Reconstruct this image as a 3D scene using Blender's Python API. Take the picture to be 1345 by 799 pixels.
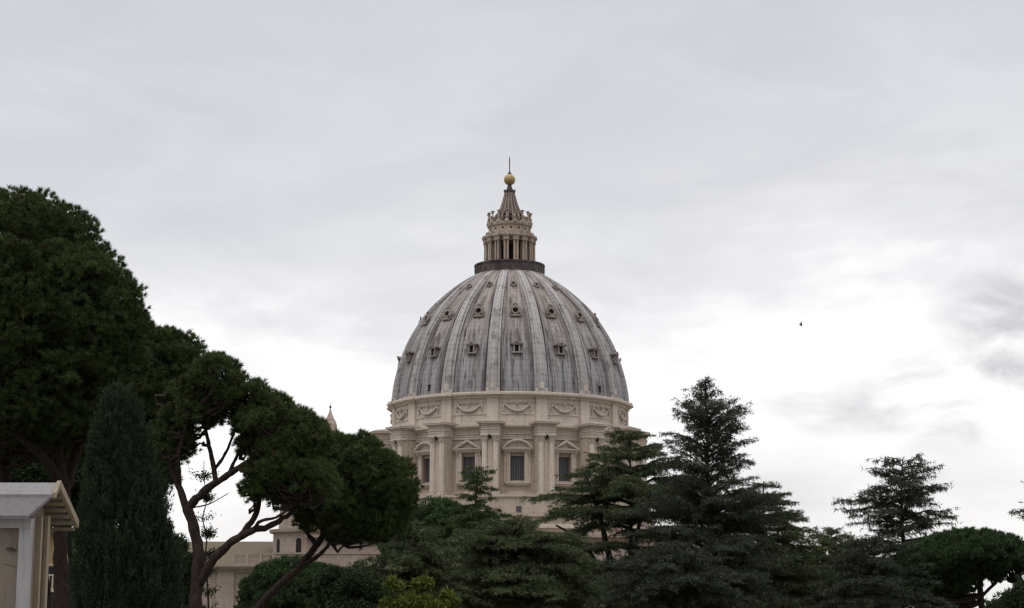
import bpy, math, random
import numpy as np
from math import sin, cos, pi, radians as R, atan2, sqrt

SC = bpy.context.scene
for o in list(bpy.data.objects):
    bpy.data.objects.remove(o)
COL = SC.collection

# ---------------------------------------------------------------- camera
PW, PH, FPX, YH, ZC = 1345.0, 799.0, 2300.0, 800.0, 1.65
PITCH = math.atan((YH - PH / 2) / FPX)
cam_d = bpy.data.cameras.new('camera'); cam = bpy.data.objects.new('camera', cam_d); COL.objects.link(cam)
cam_d.sensor_width = 36.0; cam_d.lens = FPX / PW * 36.0
cam_d.clip_start = 0.1; cam_d.clip_end = 9000
cam.location = (0, 0, ZC); cam.rotation_euler = (pi / 2 + PITCH, 0, 0)
SC.camera = cam

# ---------------------------------------------------------------- render settings
SC.view_settings.view_transform = 'Standard'; SC.view_settings.look = 'None'
SC.view_settings.gamma = 1.0; SC.view_settings.use_curve_mapping = False
SC.view_settings.exposure = 0.0
SC.render.engine = 'CYCLES'
SC.cycles.max_bounces = 5; SC.cycles.diffuse_bounces = 3; SC.cycles.glossy_bounces = 2
SC.cycles.transmission_bounces = 2; SC.cycles.use_denoising = True; SC.cycles.denoising_prefilter = 'ACCURATE'; SC.cycles.denoising_input_passes = 'RGB_ALBEDO_NORMAL'
SC.cycles.pixel_filter_type = 'BLACKMAN_HARRIS'; SC.cycles.filter_width = 1.35

# ---------------------------------------------------------------- sun (overcast: weak and very soft)
SUN_EL, SUN_AZ = R(66), R(205)          # azimuth clockwise from +Y (view direction); 200 = behind the camera
sun_d = bpy.data.lights.new('sun', 'SUN'); sun = bpy.data.objects.new('sun', sun_d); COL.objects.link(sun)
sun_d.energy = 0.8; sun_d.angle = R(28); sun_d.color = (1.0, 0.97, 0.93)
sun.rotation_euler = (pi / 2 - SUN_EL, 0, pi - SUN_AZ)
sun.location = (0, 0, 200)

# ---------------------------------------------------------------- node helpers
class NT:
    def __init__(s, tree): s.t = tree; s.n = tree.nodes; s.l = tree.links
    def node(s, kind, **kw):
        n = s.n.new(kind)
        for k, v in kw.items():
            if k.startswith('_'): setattr(n, k[1:], v)
        return n
    def put(s, sock, v):
        if hasattr(v, 'is_output') or isinstance(v, bpy.types.NodeSocket): s.l.new(v, sock)
        elif v is not None: sock.default_value = v
    def math(s, op, a, b=None, c=None, clamp=False):
        n = s.n.new('ShaderNodeMath'); n.operation = op; n.use_clamp = clamp
        s.put(n.inputs[0], a)
        if b is not None: s.put(n.inputs[1], b)
        if c is not None: s.put(n.inputs[2], c)
        return n.outputs[0]
    def mix(s, f, a, b, blend='MIX'):
        n = s.n.new('ShaderNodeMix'); n.data_type = 'RGBA'; n.blend_type = blend
        s.put(n.inputs[0], f)
        s.put(n.inputs[6], tuple(a) + (1,) if isinstance(a, (tuple, list)) and len(a) == 3 else a)
        s.put(n.inputs[7], tuple(b) + (1,) if isinstance(b, (tuple, list)) and len(b) == 3 else b)
        return n.outputs[2]
    def noise(s, vec, scale, detail=4, rough=0.55, dist=0.0):
        n = s.n.new('ShaderNodeTexNoise'); s.put(n.inputs['Vector'], vec)
        n.inputs['Scale'].default_value = scale; n.inputs['Detail'].default_value = detail
        n.inputs['Roughness'].default_value = rough; n.inputs['Distortion'].default_value = dist
        return n.outputs['Fac']
    def mapping(s, vec, scale=(1, 1, 1), loc=(0, 0, 0)):
        n = s.n.new('ShaderNodeMapping'); s.put(n.inputs[0], vec)
        n.inputs['Scale'].default_value = scale; n.inputs['Location'].default_value = loc
        return n.outputs[0]
    def ramp(s, f, stops):
        n = s.n.new('ShaderNodeValToRGB'); s.put(n.inputs[0], f)
        e = n.color_ramp.elements
        while len(e) < len(stops): e.new(0.5)
        for el, (p, c) in zip(e, stops):
            el.position = p; el.color = tuple(c) + (1,) if len(c) == 3 else c
        return n.outputs[0]
    def smooth(s, v, lo, hi):
        n = s.n.new('ShaderNodeMapRange'); n.interpolation_type = 'SMOOTHSTEP'
        s.put(n.inputs[0], v); n.inputs[1].default_value = lo; n.inputs[2].default_value = hi
        return n.outputs[0]

# ---------------------------------------------------------------- sky
def make_world():
    w = bpy.data.worlds.new('World'); SC.world = w; w.use_nodes = True
    t = NT(w.node_tree); t.n.clear()
    out = t.n.new('ShaderNodeOutputWorld')
    sky = t.n.new('ShaderNodeTexSky'); sky.sky_type = 'NISHITA'; sky.sun_disc = False
    sky.sun_elevation = SUN_EL; sky.sun_rotation = SUN_AZ
    bg1 = t.n.new('ShaderNodeBackground'); bg1.inputs[1].default_value = 0.1; t.l.new(sky.outputs[0], bg1.inputs[0])
    d = t.n.new('ShaderNodeTexCoord').outputs['Generated']
    sp = t.n.new('ShaderNodeSeparateXYZ'); t.l.new(d, sp.inputs[0])
    x, y, z = sp.outputs
    # clouds are spread flat, so they are stretched sideways
    v = t.mapping(d, (3.2, 3.2, 9.0))
    n1 = t.noise(v, 1.1, 5, 0.55, 0.3)
    n2 = t.noise(t.mapping(d, (7, 7, 20), (3.1, 1.7, 0.4)), 1.3, 6, 0.58, 0.2)
    zz = t.math('ADD', z, t.math('MULTIPLY', t.math('SUBTRACT', n1, 0.5), 0.20))
    zz = t.math('ADD', zz, t.math('MULTIPLY', t.math('SUBTRACT', n2, 0.5), 0.09))
    zz = t.math('SUBTRACT', zz, t.math('MULTIPLY', x, 0.03))
    base = t.ramp(zz, [(0.0, (0.88, 0.865, 0.86)), (0.05, (1.0, 0.985, 0.98)), (0.09, (1.10, 1.09, 1.08)), (0.155, (1.10, 1.09, 1.09)),
                       (0.185, (0.885, 0.88, 0.90)), (0.23, (0.775, 0.78, 0.81)), (0.30, (0.71, 0.72, 0.77)), (0.37, (0.64, 0.65, 0.71)),
                       (0.55, (1.0, 1.01, 1.04)), (1.0, (2.0, 2.01, 2.03))])
    n3 = t.noise(t.mapping(d, (5, 5, 14), (7.7, 2.2, 1.4)), 1.2, 5, 0.55, 0.5)
    base = t.mix(t.math('MULTIPLY', t.smooth(n3, 0.44, 0.62), 0.15), base, (0.43, 0.425, 0.49))
    # darker ragged patches low on the right
    def patch(px, py, rx, rz, amt, seedloc):
        dx = (px - PW / 2) / FPX; dz = (YH - py) / FPX
        ax = t.math('DIVIDE', t.math('SUBTRACT', t.math('DIVIDE', x, y), dx), rx / FPX)
        az = t.math('DIVIDE', t.math('SUBTRACT', t.math('DIVIDE', z, y), dz), rz / FPX)
        r2 = t.math('ADD', t.math('MULTIPLY', ax, ax), t.math('MULTIPLY', az, az))
        nn = t.noise(t.mapping(d, (9, 9, 19), seedloc), 1.5, 6, 0.6, 0.3)
        g = t.math('MULTIPLY', t.smooth(r2, 1.0, 0.0), t.smooth(nn, 0.36, 0.66))
        g = t.math('MULTIPLY', g, t.math('GREATER_THAN', y, 0.0))
        return t.math('MULTIPLY', g, amt)
    k = patch(1290, 530, 230, 85, 0.80, (0, 0, 0))
    k = t.math('ADD', k, patch(1085, 545, 130, 40, 0.42, (1.3, 0, 0.2)))
    k = t.math('ADD', k, patch(1360, 430, 150, 110, 0.8, (2.3, 0.6, 0)))
    k = t.math('ADD', k, patch(1010, 655, 160, 40, 0.16, (0.3, 2.6, 0)))
    k = t.math('ADD', k, patch(1290, 640, 160, 40, 0.16, (0.9, 1.6, 0)))
    base = t.mix(t.math('MINIMUM', k, 0.85), base, (0.52, 0.515, 0.55))
    # overcast: the zenith is brightest, the horizon behind the camera duller
    back = t.math('MULTIPLY', t.smooth(y, 0.1, -0.6), t.smooth(z, 0.75, 0.3))
    base = t.mix(back, base, t.mix(1.0, base, (0.55, 0.55, 0.55), 'MULTIPLY'))
    below = t.math('LESS_THAN', z, -0.02)
    base = t.mix(below, base, (0.30, 0.30, 0.29))
    bg2 = t.n.new('ShaderNodeBackground'); t.l.new(base, bg2.inputs[0])
    mx = t.n.new('ShaderNodeMixShader'); mx.inputs[0].default_value = 0.96
    t.l.new(bg1.outputs[0], mx.inputs[1]); t.l.new(bg2.outputs[0], mx.inputs[2])
    t.l.new(mx.outputs[0], out.inputs[0])
make_world()

# ---------------------------------------------------------------- geometry helpers
def P(px, py, Y):
    """the point at distance Y seen at pixel (px, py) of the photograph"""
    u = px - PW / 2; v = PH / 2 - py
    dy = cos(PITCH) * FPX - sin(PITCH) * v
    dz = sin(PITCH) * FPX + cos(PITCH) * v
    k = Y / dy
    return np.array((u * k, Y, ZC + dz * k))

def gz(Y):
    """height of the ground: level near the camera, falling away behind the first trees"""
    if Y < 45: return 0.0
    if Y < 250: return -25.0 * (Y - 45) / 205
    return -25.0

class MB:
    def __init__(s): s.v = []; s.f = []; s.n = 0
    def add(s, verts, faces):
        b = s.n
        s.v.extend([tuple(map(float, p)) for p in verts]); s.n += len(verts)
        s.f.extend([tuple(b + i for i in f) for f in faces])
    def box(s, x0, x1, y0, y1, z0, z1):
        s.add([(x0, y0, z0), (x1, y0, z0), (x1, y1, z0), (x0, y1, z0), (x0, y0, z1), (x1, y0, z1), (x1, y1, z1), (x0, y1, z1)],
              [(0, 3, 2, 1), (4, 5, 6, 7), (0, 1, 5, 4), (1, 2, 6, 5), (2, 3, 7, 6), (3, 0, 4, 7)])
    def lathe(s, prof, seg=96, c=(0, 0), a0=0.0, a1=2 * pi, cap=False):
        full = abs(a1 - a0 - 2 * pi) < 1e-6
        n = seg if full else seg + 1
        vs = []
        for i in range(n):
            a = a0 + (a1 - a0) * i / seg
            for r, z in prof: vs.append((c[0] + r * sin(a), c[1] - r * cos(a), z))
        m = len(prof); fs = []
        for i in range(seg):
            j = (i + 1) % n
            for k in range(m - 1):
                fs.append((i * m + k, j * m + k, j * m + k + 1, i * m + k + 1))
        if cap:
            fs.append(tuple(i * m + m - 1 for i in range(n)))
            fs.append(tuple(i * m for i in reversed(range(n))))
        s.add(vs, fs)
    def prism(s, poly, y0, y1):
        """polygon in (x, z) extruded along y"""
        n = len(poly)
        s.add([(x, y0, z) for x, z in poly] + [(x, y1, z) for x, z in poly],
              [tuple(range(n)), tuple(range(2 * n - 1, n - 1, -1))] + [(i, i + n, (i + 1) % n + n, (i + 1) % n) for i in range(n)])
    def tube(s, pts, rad, sides=8, cap=True):
        pts = np.asarray(pts, float); n = len(pts)
        rad = np.broadcast_to(np.asarray(rad, float), (n,))
        tan = np.gradient(pts, axis=0); tan /= np.linalg.norm(tan, axis=1)[:, None] + 1e-9
        up = np.array((0.13, 0.31, 1.0))
        if abs(np.dot(tan[0], up / np.linalg.norm(up))) > 0.95: up = np.array((1.0, 0.2, 0.1))
        vs = []
        for p, t, r in zip(pts, tan, rad):
            a = np.cross(up, t); a /= np.linalg.norm(a) + 1e-9; b = np.cross(t, a); up = b
            for k in range(sides):
                th = 2 * pi * k / sides
                vs.append(p + r * (cos(th) * a + sin(th) * b))
        fs = []
        for i in range(n - 1):
            for k in range(sides):
                q = (k + 1) % sides
                fs.append((i * sides + k, i * sides + q, (i + 1) * sides + q, (i + 1) * sides + k))
        if cap:
            fs.append(tuple(range(sides))[::-1]); fs.append(tuple((n - 1) * sides + k for k in range(sides)))
        s.add(vs, fs)
    def mesh(s, name, smooth=None):
        me = bpy.data.meshes.new(name); me.from_pydata(s.v, [], s.f)
        me.update()
        if smooth is not None: shade(me, smooth)
        return me

def shade(me, ang):
    me.polygons.foreach_set('use_smooth', np.ones(len(me.polygons), bool))
    me.set_sharp_from_angle(angle=R(ang))

def link(name, me, mat=None, parent=None, rotz=0.0, loc=(0, 0, 0)):
    o = bpy.data.objects.new(name, me); COL.objects.link(o)
    if mat is not None and me is not None and not len(me.materials): me.materials.append(mat)
    if parent is not None: o.parent = parent
    o.rotation_euler = (0, 0, rotz); o.location = loc
    return o

def tag(o, label=None, cat=None, group=None, kind=None):
    if label: o['label'] = label
    if cat: o['category'] = cat
    if group: o['group'] = group
    if kind: o['kind'] = kind
    return o

def thing(name, loc, label, cat, group=None):
    o = bpy.data.objects.new(name, None); COL.objects.link(o); o.location = loc
    o.empty_display_size = 0.5
    return tag(o, label, cat, group)

# ---------------------------------------------------------------- materials
def principled(name):
    m = bpy.data.materials.new(name); m.use_nodes = True
    t = NT(m.node_tree); b = t.n['Principled BSDF']
    b.inputs['Specular IOR Level'].default_value = 0.25
    return m, t, b

def geo_pos(t): return t.n.new('ShaderNodeNewGeometry').outputs['Position']

def bump(t, b, h, strength, dist=0.05):
    n = t.n.new('ShaderNodeBump'); n.inputs['Strength'].default_value = strength; n.inputs['Distance'].default_value = dist
    t.l.new(h, n.inputs['Height']); t.l.new(n.outputs[0], b.inputs['Normal'])

def stone(name, c1, c2, stain=(0.16, 0.13, 0.115), amount=0.35, courses=0.9):
    """weathered travertine: patchy tone, fine courses, rain streaks running down"""
    m, t, b = principled(name)
    p = geo_pos(t)
    n1 = t.noise(p, 0.23, 5, 0.6)
    n2 = t.noise(p, 2.1, 4, 0.6)
    col = t.mix(t.smooth(n1, 0.3, 0.7), c1, c2)
    col = t.mix(t.math('MULTIPLY', t.smooth(n2, 0.45, 0.8), 0.35), col, tuple(0.62 * c for c in c1))
    st = t.noise(t.mapping(p, (1.5, 1.5, 0.12)), 1.0, 5, 0.65)
    col = t.mix(t.math('MULTIPLY', t.smooth(st, 0.5, 0.78), amount), col, stain)
    sp = t.n.new('ShaderNodeSeparateXYZ'); t.l.new(p, sp.inputs[0])
    fr = t.math('FRACT', t.math('DIVIDE', sp.outputs[2], courses))
    ln = t.math('LESS_THAN', fr, 0.06)
    nz = t.n.new('ShaderNodeSeparateXYZ'); t.l.new(t.n.new('ShaderNodeNewGeometry').outputs['True Normal'], nz.inputs[0])
    led = t.math('MULTIPLY', t.smooth(nz.outputs[2], 0.25, 0.75), t.math('ADD', 0.35, t.math('MULTIPLY', n2, 0.6)))
    col = t.mix(led, col, tuple(0.8 * c for c in stain))
    blk = t.noise(t.mapping(p, (0.7, 0.7, 1.1)), 1.0, 1, 0.4)
    col = t.mix(t.math('MULTIPLY', t.smooth(blk, 0.50, 0.62), 0.16), col, tuple(0.55 * c for c in c1))
    drip = t.noise(t.mapping(p, (3.2, 3.2, 0.10), (5, 1, 0)), 1.0, 4, 0.6)
    col = t.mix(t.math('MULTIPLY', t.smooth(drip, 0.56, 0.70), amount * 0.8), col, stain)
    col = t.mix(t.math('MULTIPLY', ln, 0.22), col, tuple(0.45 * c for c in c1))
    t.l.new(col, b.inputs['Base Color']); b.inputs['Roughness'].default_value = 0.85
    bump(t, b, t.math('ADD', n2, t.math('MULTIPLY', ln, -0.5)), 0.4, 0.06)
    return m

M_WALL = stone('wall_travertine', (0.535, 0.438, 0.36), (0.60, 0.50, 0.415), amount=0.42)
M_PALE = stone('pale_travertine', (0.63, 0.53, 0.455), (0.69, 0.595, 0.52), amount=0.45)
M_LANT = stone('lantern_stone', (0.41, 0.315, 0.26), (0.53, 0.425, 0.355), (0.075, 0.055, 0.047), 0.8)
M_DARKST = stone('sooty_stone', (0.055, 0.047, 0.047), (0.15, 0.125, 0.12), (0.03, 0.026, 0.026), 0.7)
M_SPIRE = stone('spire_lead', (0.135, 0.094, 0.080), (0.22, 0.162, 0.140), (0.04, 0.029, 0.026), 0.8)
M_RIBST = stone('sooty_rib_stone', (0.25, 0.19, 0.165), (0.34, 0.27, 0.238), (0.06, 0.045, 0.04), 0.8)
M_DORM = stone('dormer_lead', (0.26, 0.215, 0.195), (0.35, 0.30, 0.275), (0.08, 0.06, 0.055), 0.6)
M_NAVE = stone('nave_stone', (0.33, 0.26, 0.218), (0.40, 0.325, 0.272), amount=0.4)

def plain(name, c, rough=0.6, metal=0.0, var=0.25, scale=3.0):
    m, t, b = principled(name)
    n = t.noise(geo_pos(t), scale, 5, 0.6)
    t.l.new(t.mix(n, tuple(x * (1 - var) for x in c), tuple(min(1, x * (1 + var)) for x in c)), b.inputs['Base Color'])
    b.inputs['Roughness'].default_value = rough; b.inputs['Metallic'].default_value = metal
    return m

M_GLASS = plain('window_glass', (0.085, 0.08, 0.095), 0.35)
M_HOLE = plain('dark_opening', (0.022, 0.019, 0.018), 0.9)
M_BAR = plain('glazing_bar', (0.20, 0.19, 0.19), 0.5)
M_GOLD = plain('gilded_bronze', (0.42, 0.30, 0.145), 0.55, 0.15, 0.15, 1.0)
M_IRON = plain('iron', (0.06, 0.055, 0.06), 0.5, 0.5)
M_REVEAL = plain('window_reveal', (0.36, 0.29, 0.245), 0.85)

ROWS_V = (13.2, 23.6)          # where the two lower rows of dormers stand, metres up the slope
def lead():
    m, t, b = principled('dome_lead')
    uv = t.n.new('ShaderNodeUVMap').outputs[0]
    sp = t.n.new('ShaderNodeSeparateXYZ'); t.l.new(uv, sp.inputs[0])
    u, v = sp.outputs[0], sp.outputs[1]
    p = geo_pos(t)
    # streaks follow the slope of the dome
    s1 = t.noise(t.mapping(uv, (9.0, 0.055, 1)), 1.0, 6, 0.62)
    s2 = t.noise(t.mapping(uv, (34.0, 0.08, 1), (3, 7, 0)), 1.0, 4, 0.6)
    big = t.noise(p, 0.09, 4, 0.6)
    hv = t.smooth(t.math('ADD', v, t.math('MULTIPLY', t.math('SUBTRACT', big, 0.5), 22.0)), 5.0, 24.0)
    low = (0.31, 0.305, 0.32); brown = (0.30, 0.25, 0.222)
    col = t.mix(hv, low, brown)
    col = t.mix(t.math('MULTIPLY', t.smooth(s1, 0.47, 0.58), 0.66), col, (0.125, 0.098, 0.092))
    col = t.mix(t.math('MULTIPLY', t.smooth(s2, 0.50, 0.60), 0.7), col, (0.40, 0.365, 0.345))
    s3 = t.noise(t.mapping(uv, (16.0, 0.2, 1), (11, 2, 0)), 1.0, 4, 0.6)
    col = t.mix(t.math('MULTIPLY', t.smooth(s3, 0.53, 0.62), 0.80), col, (0.065, 0.048, 0.046))
    # dirt gathers on the raised strips beside the ribs, rust and soot run down below the dormers
    off = t.math('ABSOLUTE', t.math('SUBTRACT', t.math('FRACT', u), 0.5))
    col = t.mix(t.math('MULTIPLY', t.math('MULTIPLY', t.smooth(off, 0.20, 0.30), t.smooth(s1, 0.34, 0.56)), 0.72), col, (0.075, 0.058, 0.055))
    run = t.math('MULTIPLY', t.smooth(off, 0.17, 0.02), t.smooth(s2, 0.40, 0.62))
    for v0, v1 in ((ROWS_V[0] - 8, ROWS_V[0] + .3), (ROWS_V[1] - 9, ROWS_V[1] + .3)):
        band = t.math('MULTIPLY', t.smooth(v, v0, v1), t.math('LESS_THAN', v, v1))
        col = t.mix(t.math('MULTIPLY', t.math('MULTIPLY', run, band), 0.8), col, (0.10, 0.075, 0.058))
    # lead sheets: lapped seams
    fu = t.math('LESS_THAN', t.math('FRACT', t.math('MULTIPLY', u, 13.0)), 0.10)
    fv = t.math('LESS_THAN', t.math('FRACT', t.math('DIVIDE', v, 1.15)), 0.12)
    seam = t.math('MAXIMUM', fu, fv)
    col = t.mix(t.math('MULTIPLY', seam, 0.33), col, (0.07, 0.065, 0.07))
    t.l.new(col, b.inputs['Base Color']); b.inputs['Roughness'].default_value = 0.6
    bump(t, b, t.math('ADD', t.math('MULTIPLY', seam, 0.6), s2), 0.4, 0.08)
    return m
M_LEAD = lead()

def lead_rib():
    m, t, b = principled('rib_lead')
    uv = t.n.new('ShaderNodeUVMap').outputs[0]
    sp = t.n.new('ShaderNodeSeparateXYZ'); t.l.new(uv, sp.inputs[0])
    oi = t.n.new('ShaderNodeObjectInfo').outputs['Random']
    mp = t.n.new('ShaderNodeMapping'); t.l.new(uv, mp.inputs[0]); mp.inputs['Scale'].default_value = (2.2, 0.09, 1)
    cb = t.n.new('ShaderNodeCombineXYZ'); t.l.new(t.math('MULTIPLY', oi, 50), cb.inputs[0]); t.l.new(cb.outputs[0], mp.inputs['Location'])
    s1 = t.noise(mp.outputs[0], 1.0, 5, 0.6)
    s2 = t.noise(geo_pos(t), 0.5, 5, 0.65)
    col = t.mix(t.smooth(s1, 0.35, 0.7), (0.43, 0.41, 0.405), (0.31, 0.29, 0.283))
    col = t.mix(t.math('MULTIPLY', t.smooth(s2, 0.48, 0.68), 0.65), col, (0.14, 0.12, 0.112))
    fv = t.math('LESS_THAN', t.math('FRACT', t.math('DIVIDE', sp.outputs[1], 1.15)), 0.12)
    col = t.mix(t.math('MULTIPLY', fv, 0.4), col, (0.12, 0.11, 0.11))
    t.l.new(col, b.inputs['Base Color']); b.inputs['Roughness'].default_value = 0.6
    bump(t, b, s2, 0.3, 0.08)
    return m
M_RIB = lead_rib()

def foliage(name, dark, light, rough=0.7, old=None):
    """needles or leaves: every tuft has its own age and so its own tone"""
    m, t, b = principled(name)
    at = t.n.new('ShaderNodeAttribute'); at.attribute_name = 'tone'
    n = t.noise(geo_pos(t), 0.9, 3, 0.6)
    f = t.math('ADD', t.math('MULTIPLY', at.outputs['Fac'], 0.7), t.math('MULTIPLY', n, 0.3))
    col = t.ramp(f, [(0.05, dark), (0.85, light)])
    if old: col = t.mix(t.math('GREATER_THAN', at.outputs['Fac'], 0.965), col, old)
    t.l.new(col, b.inputs['Base Color']); b.inputs['Roughness'].default_value = rough
    b.inputs['Specular IOR Level'].default_value = 0.15
    tr = t.n.new('ShaderNodeBsdfTranslucent'); t.l.new(t.mix(0.35, col, (0.9, 1.0, 0.4), 'MULTIPLY'), tr.inputs[0])
    mx = t.n.new('ShaderNodeMixShader'); mx.inputs[0].default_value = 0.15
    t.l.new(b.outputs[0], mx.inputs[1]); t.l.new(tr.outputs[0], mx.inputs[2])
    t.l.new(mx.outputs[0], t.n['Material Output'].inputs[0])
    return m
M_PINE = foliage('stone_pine_needles', (0.021, 0.033, 0.012), (0.098, 0.138, 0.048), old=(0.085, 0.062, 0.03))
M_PINE2 = foliage('far_pine_needles', (0.024, 0.044, 0.019), (0.078, 0.122, 0.052))
M_CYP = foliage('cypress_sprays', (0.013, 0.023, 0.012), (0.040, 0.062, 0.034))
M_CED = foliage('cedar_needles', (0.032, 0.045, 0.023), (0.118, 0.140, 0.068), old=(0.085, 0.07, 0.04))
M_CEDB = foliage('dark_cedar_needles', (0.022, 0.029, 0.020), (0.072, 0.084, 0.056), old=(0.06, 0.05, 0.035))
M_CEDG = foliage('green_cedar_needles', (0.024, 0.042, 0.015), (0.075, 0.108, 0.038))
M_OAK = foliage('holm_oak_leaves', (0.018, 0.030, 0.014), (0.050, 0.072, 0.032))
M_YEL = foliage('yellow_shrub_leaves', (0.04, 0.06, 0.012), (0.15, 0.18, 0.032))

def bark(name, c1, c2):
    m, t, b = principled(name)
    p = geo_pos(t)
    n = t.noise(t.mapping(p, (5, 5, 1.4)), 2.0, 6, 0.65, 0.4)
    t.l.new(t.mix(t.smooth(n, 0.3, 0.7), c1, c2), b.inputs['Base Color']); b.inputs['Roughness'].default_value = 0.95
    bump(t, b, n, 0.8, 0.08)
    return m
M_BARK = bark('pine_bark', (0.024, 0.016, 0.014), (0.058, 0.038, 0.032))
M_BARKD = bark('cedar_bark', (0.020, 0.016, 0.014), (0.046, 0.037, 0.033))

def ground_mat():
    m, t, b = principled('ground_grass')
    n = t.noise(geo_pos(t), 0.15, 6, 0.6)
    t.l.new(t.mix(n, (0.05, 0.07, 0.03), (0.12, 0.11, 0.075)), b.inputs['Base Color']); b.inputs['Roughness'].default_value = 0.95
    return m
M_GROUND = ground_mat()

# ================================================================ the setting: ground
def ground():
    xs = np.concatenate([[-4000, -1500, -600], np.linspace(-300, 300, 31), [600, 1500, 4000]])
    ys = np.concatenate([[-1500, -300, -60], np.linspace(0, 300, 41), [400, 600, 1000, 2000, 5000]])
    rng = np.random.default_rng(2); mb = MB()
    vs = [(x, y, gz(y) + (rng.normal() * 0.12 if y > 20 else 0)) for y in ys for x in xs]
    n = len(xs); fs = [(j * n + i, j * n + i + 1, (j + 1) * n + i + 1, (j + 1) * n + i) for j in range(len(ys) - 1) for i in range(n - 1)]
    mb.add(vs, fs)
    o = link('ground', mb.mesh('ground', 60), M_GROUND); tag(o, kind='structure')
    mb = MB(); mb.box(-14, 10, -14, 24, -0.2, 0.004); o = link('path', mb.mesh('path'), plain('gravel_path', (0.30, 0.27, 0.23), 0.95, 0, 0.3, 20)); tag(o, kind='structure')
ground()

# ================================================================ the basilica
D = 366.0
MPX = D / FPX
AXIS = P(669.3, 500, D)[0]
def Zs(py): return P(669.3, py, D)[2]                 # height of a silhouette point level with the dome's axis
def Zf(py, r): return P(669.3, py, D - r)[2]          # height of a point on the front, r metres nearer
BAY = R(22.5); PH0 = R(-7.65)                         # the buttresses' spacing and phase
BASEZ = -25.0
bas = thing('domed_basilica', (AXIS, D, 0), 'huge travertine church with lead covered ribbed dome and gilded ball, rising behind the trees', 'church')
AZ_B = [PH0 + BAY * k for k in range(16)]
AZ_W = [PH0 + BAY * (k + 0.5) for k in range(16)]

# heights
Z_COLB = Zf(650, 27.9); Z_CAPT = Zf(571, 27.9); Z_ENT = Zf(552.5, 29.0)
Z_REC = Zf(558, 25.8)
Z_ATC = Zf(513.5, 25.8)                              # top of the attic cornice
R_WALL, R_ATT = 24.5, 24.4
WIN_HW = 1.42; Z_W0 = Zf(631, 24.6); Z_W1 = Zf(594, 24.6)

def seglist():
    """azimuth cuts of the drum wall, with a hole per window"""
    out = []
    wa = WIN_HW / R_WALL
    for a in AZ_W:
        for t in (-BAY / 2, -BAY / 3, -BAY / 5): out.append((a + t, False))
        out.append((a - wa, True)); out.append((a, True)); out.append((a + wa, False))
        for t in (BAY / 5, BAY / 3): out.append((a + t, False))
    return out
def drum():
    cuts = seglist(); n = len(cuts); mb = MB()
    zs = [Z_COLB - 1.2, Z_W0, Z_W1, Z_REC]
    vs = [(R_WALL * sin(a), -R_WALL * cos(a), z) for a, _ in cuts for z in zs]
    fs = []
    for i in range(n):
        j = (i + 1) % n
        for k in range(3):
            if k == 1 and cuts[i][1]: continue
            fs.append((i * 4 + k, j * 4 + k, j * 4 + k + 1, i * 4 + k + 1))
    mb.add(vs, fs)
    link('drum_wall', mb.mesh('drum_wall', 20), M_WALL, bas)
    # entablature that runs back between the buttresses
    mb = MB(); h = Z_ENT - Z_CAPT
    zr = Z_REC
    mb.lathe([(R_WALL - .05, zr - h * 1.02), (R_WALL + .28, zr - h * 1.02), (R_WALL + .28, zr - h * .86), (R_WALL + .36, zr - h * .84), (R_WALL + .36, zr - h * .70), (R_WALL + .55, zr - h * .66),
              (R_WALL + .55, zr - h * .60), (R_WALL + .26, zr - h * .58), (R_WALL + .26, zr - h * .30), (R_WALL + .6, zr - h * .24), (R_WALL + .7, zr - h * .16), (R_WALL + 1.25, zr - h * .12), (R_WALL + 1.3, zr), (R_WALL - .3, zr + .12)], 192)
    link('entablature', mb.mesh('entablature', 35), M_PALE, bas)
    # plinth under the columns and the stepped base below it
    zb = Z_COLB
    mb = MB()
    zl1, zl2 = Zf(676, 29.5), Zf(690, 31)
    mb.lathe([(R_WALL - .3, zb + .9), (R_WALL + .35, zb + .85), (R_WALL + .4, zb + .25), (29.3, zb), (29.45, zb - .1), (29.45, zb - .45), (29.1, zb - .55), (29.0, zl1 + .4), (29.5, zl1 + .2), (30.2, zl1), (30.2, zl1 - .35),
              (29.7, zl1 - .5), (29.7, zl2 + .5), (31.3, zl2 + .2), (31.4, zl2), (31.4, zl2 - .5), (31.0, zl2 - .7), (31.0, zl2 - 5)], 128)
    link('drum_base', mb.mesh('drum_base', 35), M_WALL, bas)
    # attic
    mb = MB(); zc = Z_ATC
    mb.lathe([(R_ATT, Z_REC - .2), (R_ATT, zc - 1.25)], 192)
    for zz0, hh in ((Z_REC + .1, .55), (zc - 2.1, .18)):
        mb.lathe([(R_ATT - .02, zz0), (R_ATT + .14, zz0), (R_ATT + .14, zz0 + hh), (R_ATT - .02, zz0 + hh + .05)], 192)
    link('attic_wall', mb.mesh('attic_wall', 30), M_PALE, bas)
    mb = MB()
    mb.lathe([(R_ATT - .1, zc - 1.25), (R_ATT + .3, zc - 1.2), (R_ATT + .35, zc - .85), (R_ATT + .75, zc - .7), (R_ATT + 1.05, zc - .6), (R_ATT + 1.1, zc - .28), (R_ATT + .95, zc - .22), (R_ATT + .9, zc),
              (R_ATT - .4, zc + .15)], 192)
    link('attic_cornice', mb.mesh('attic_cornice', 35), M_PALE, bas)
drum()

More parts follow.
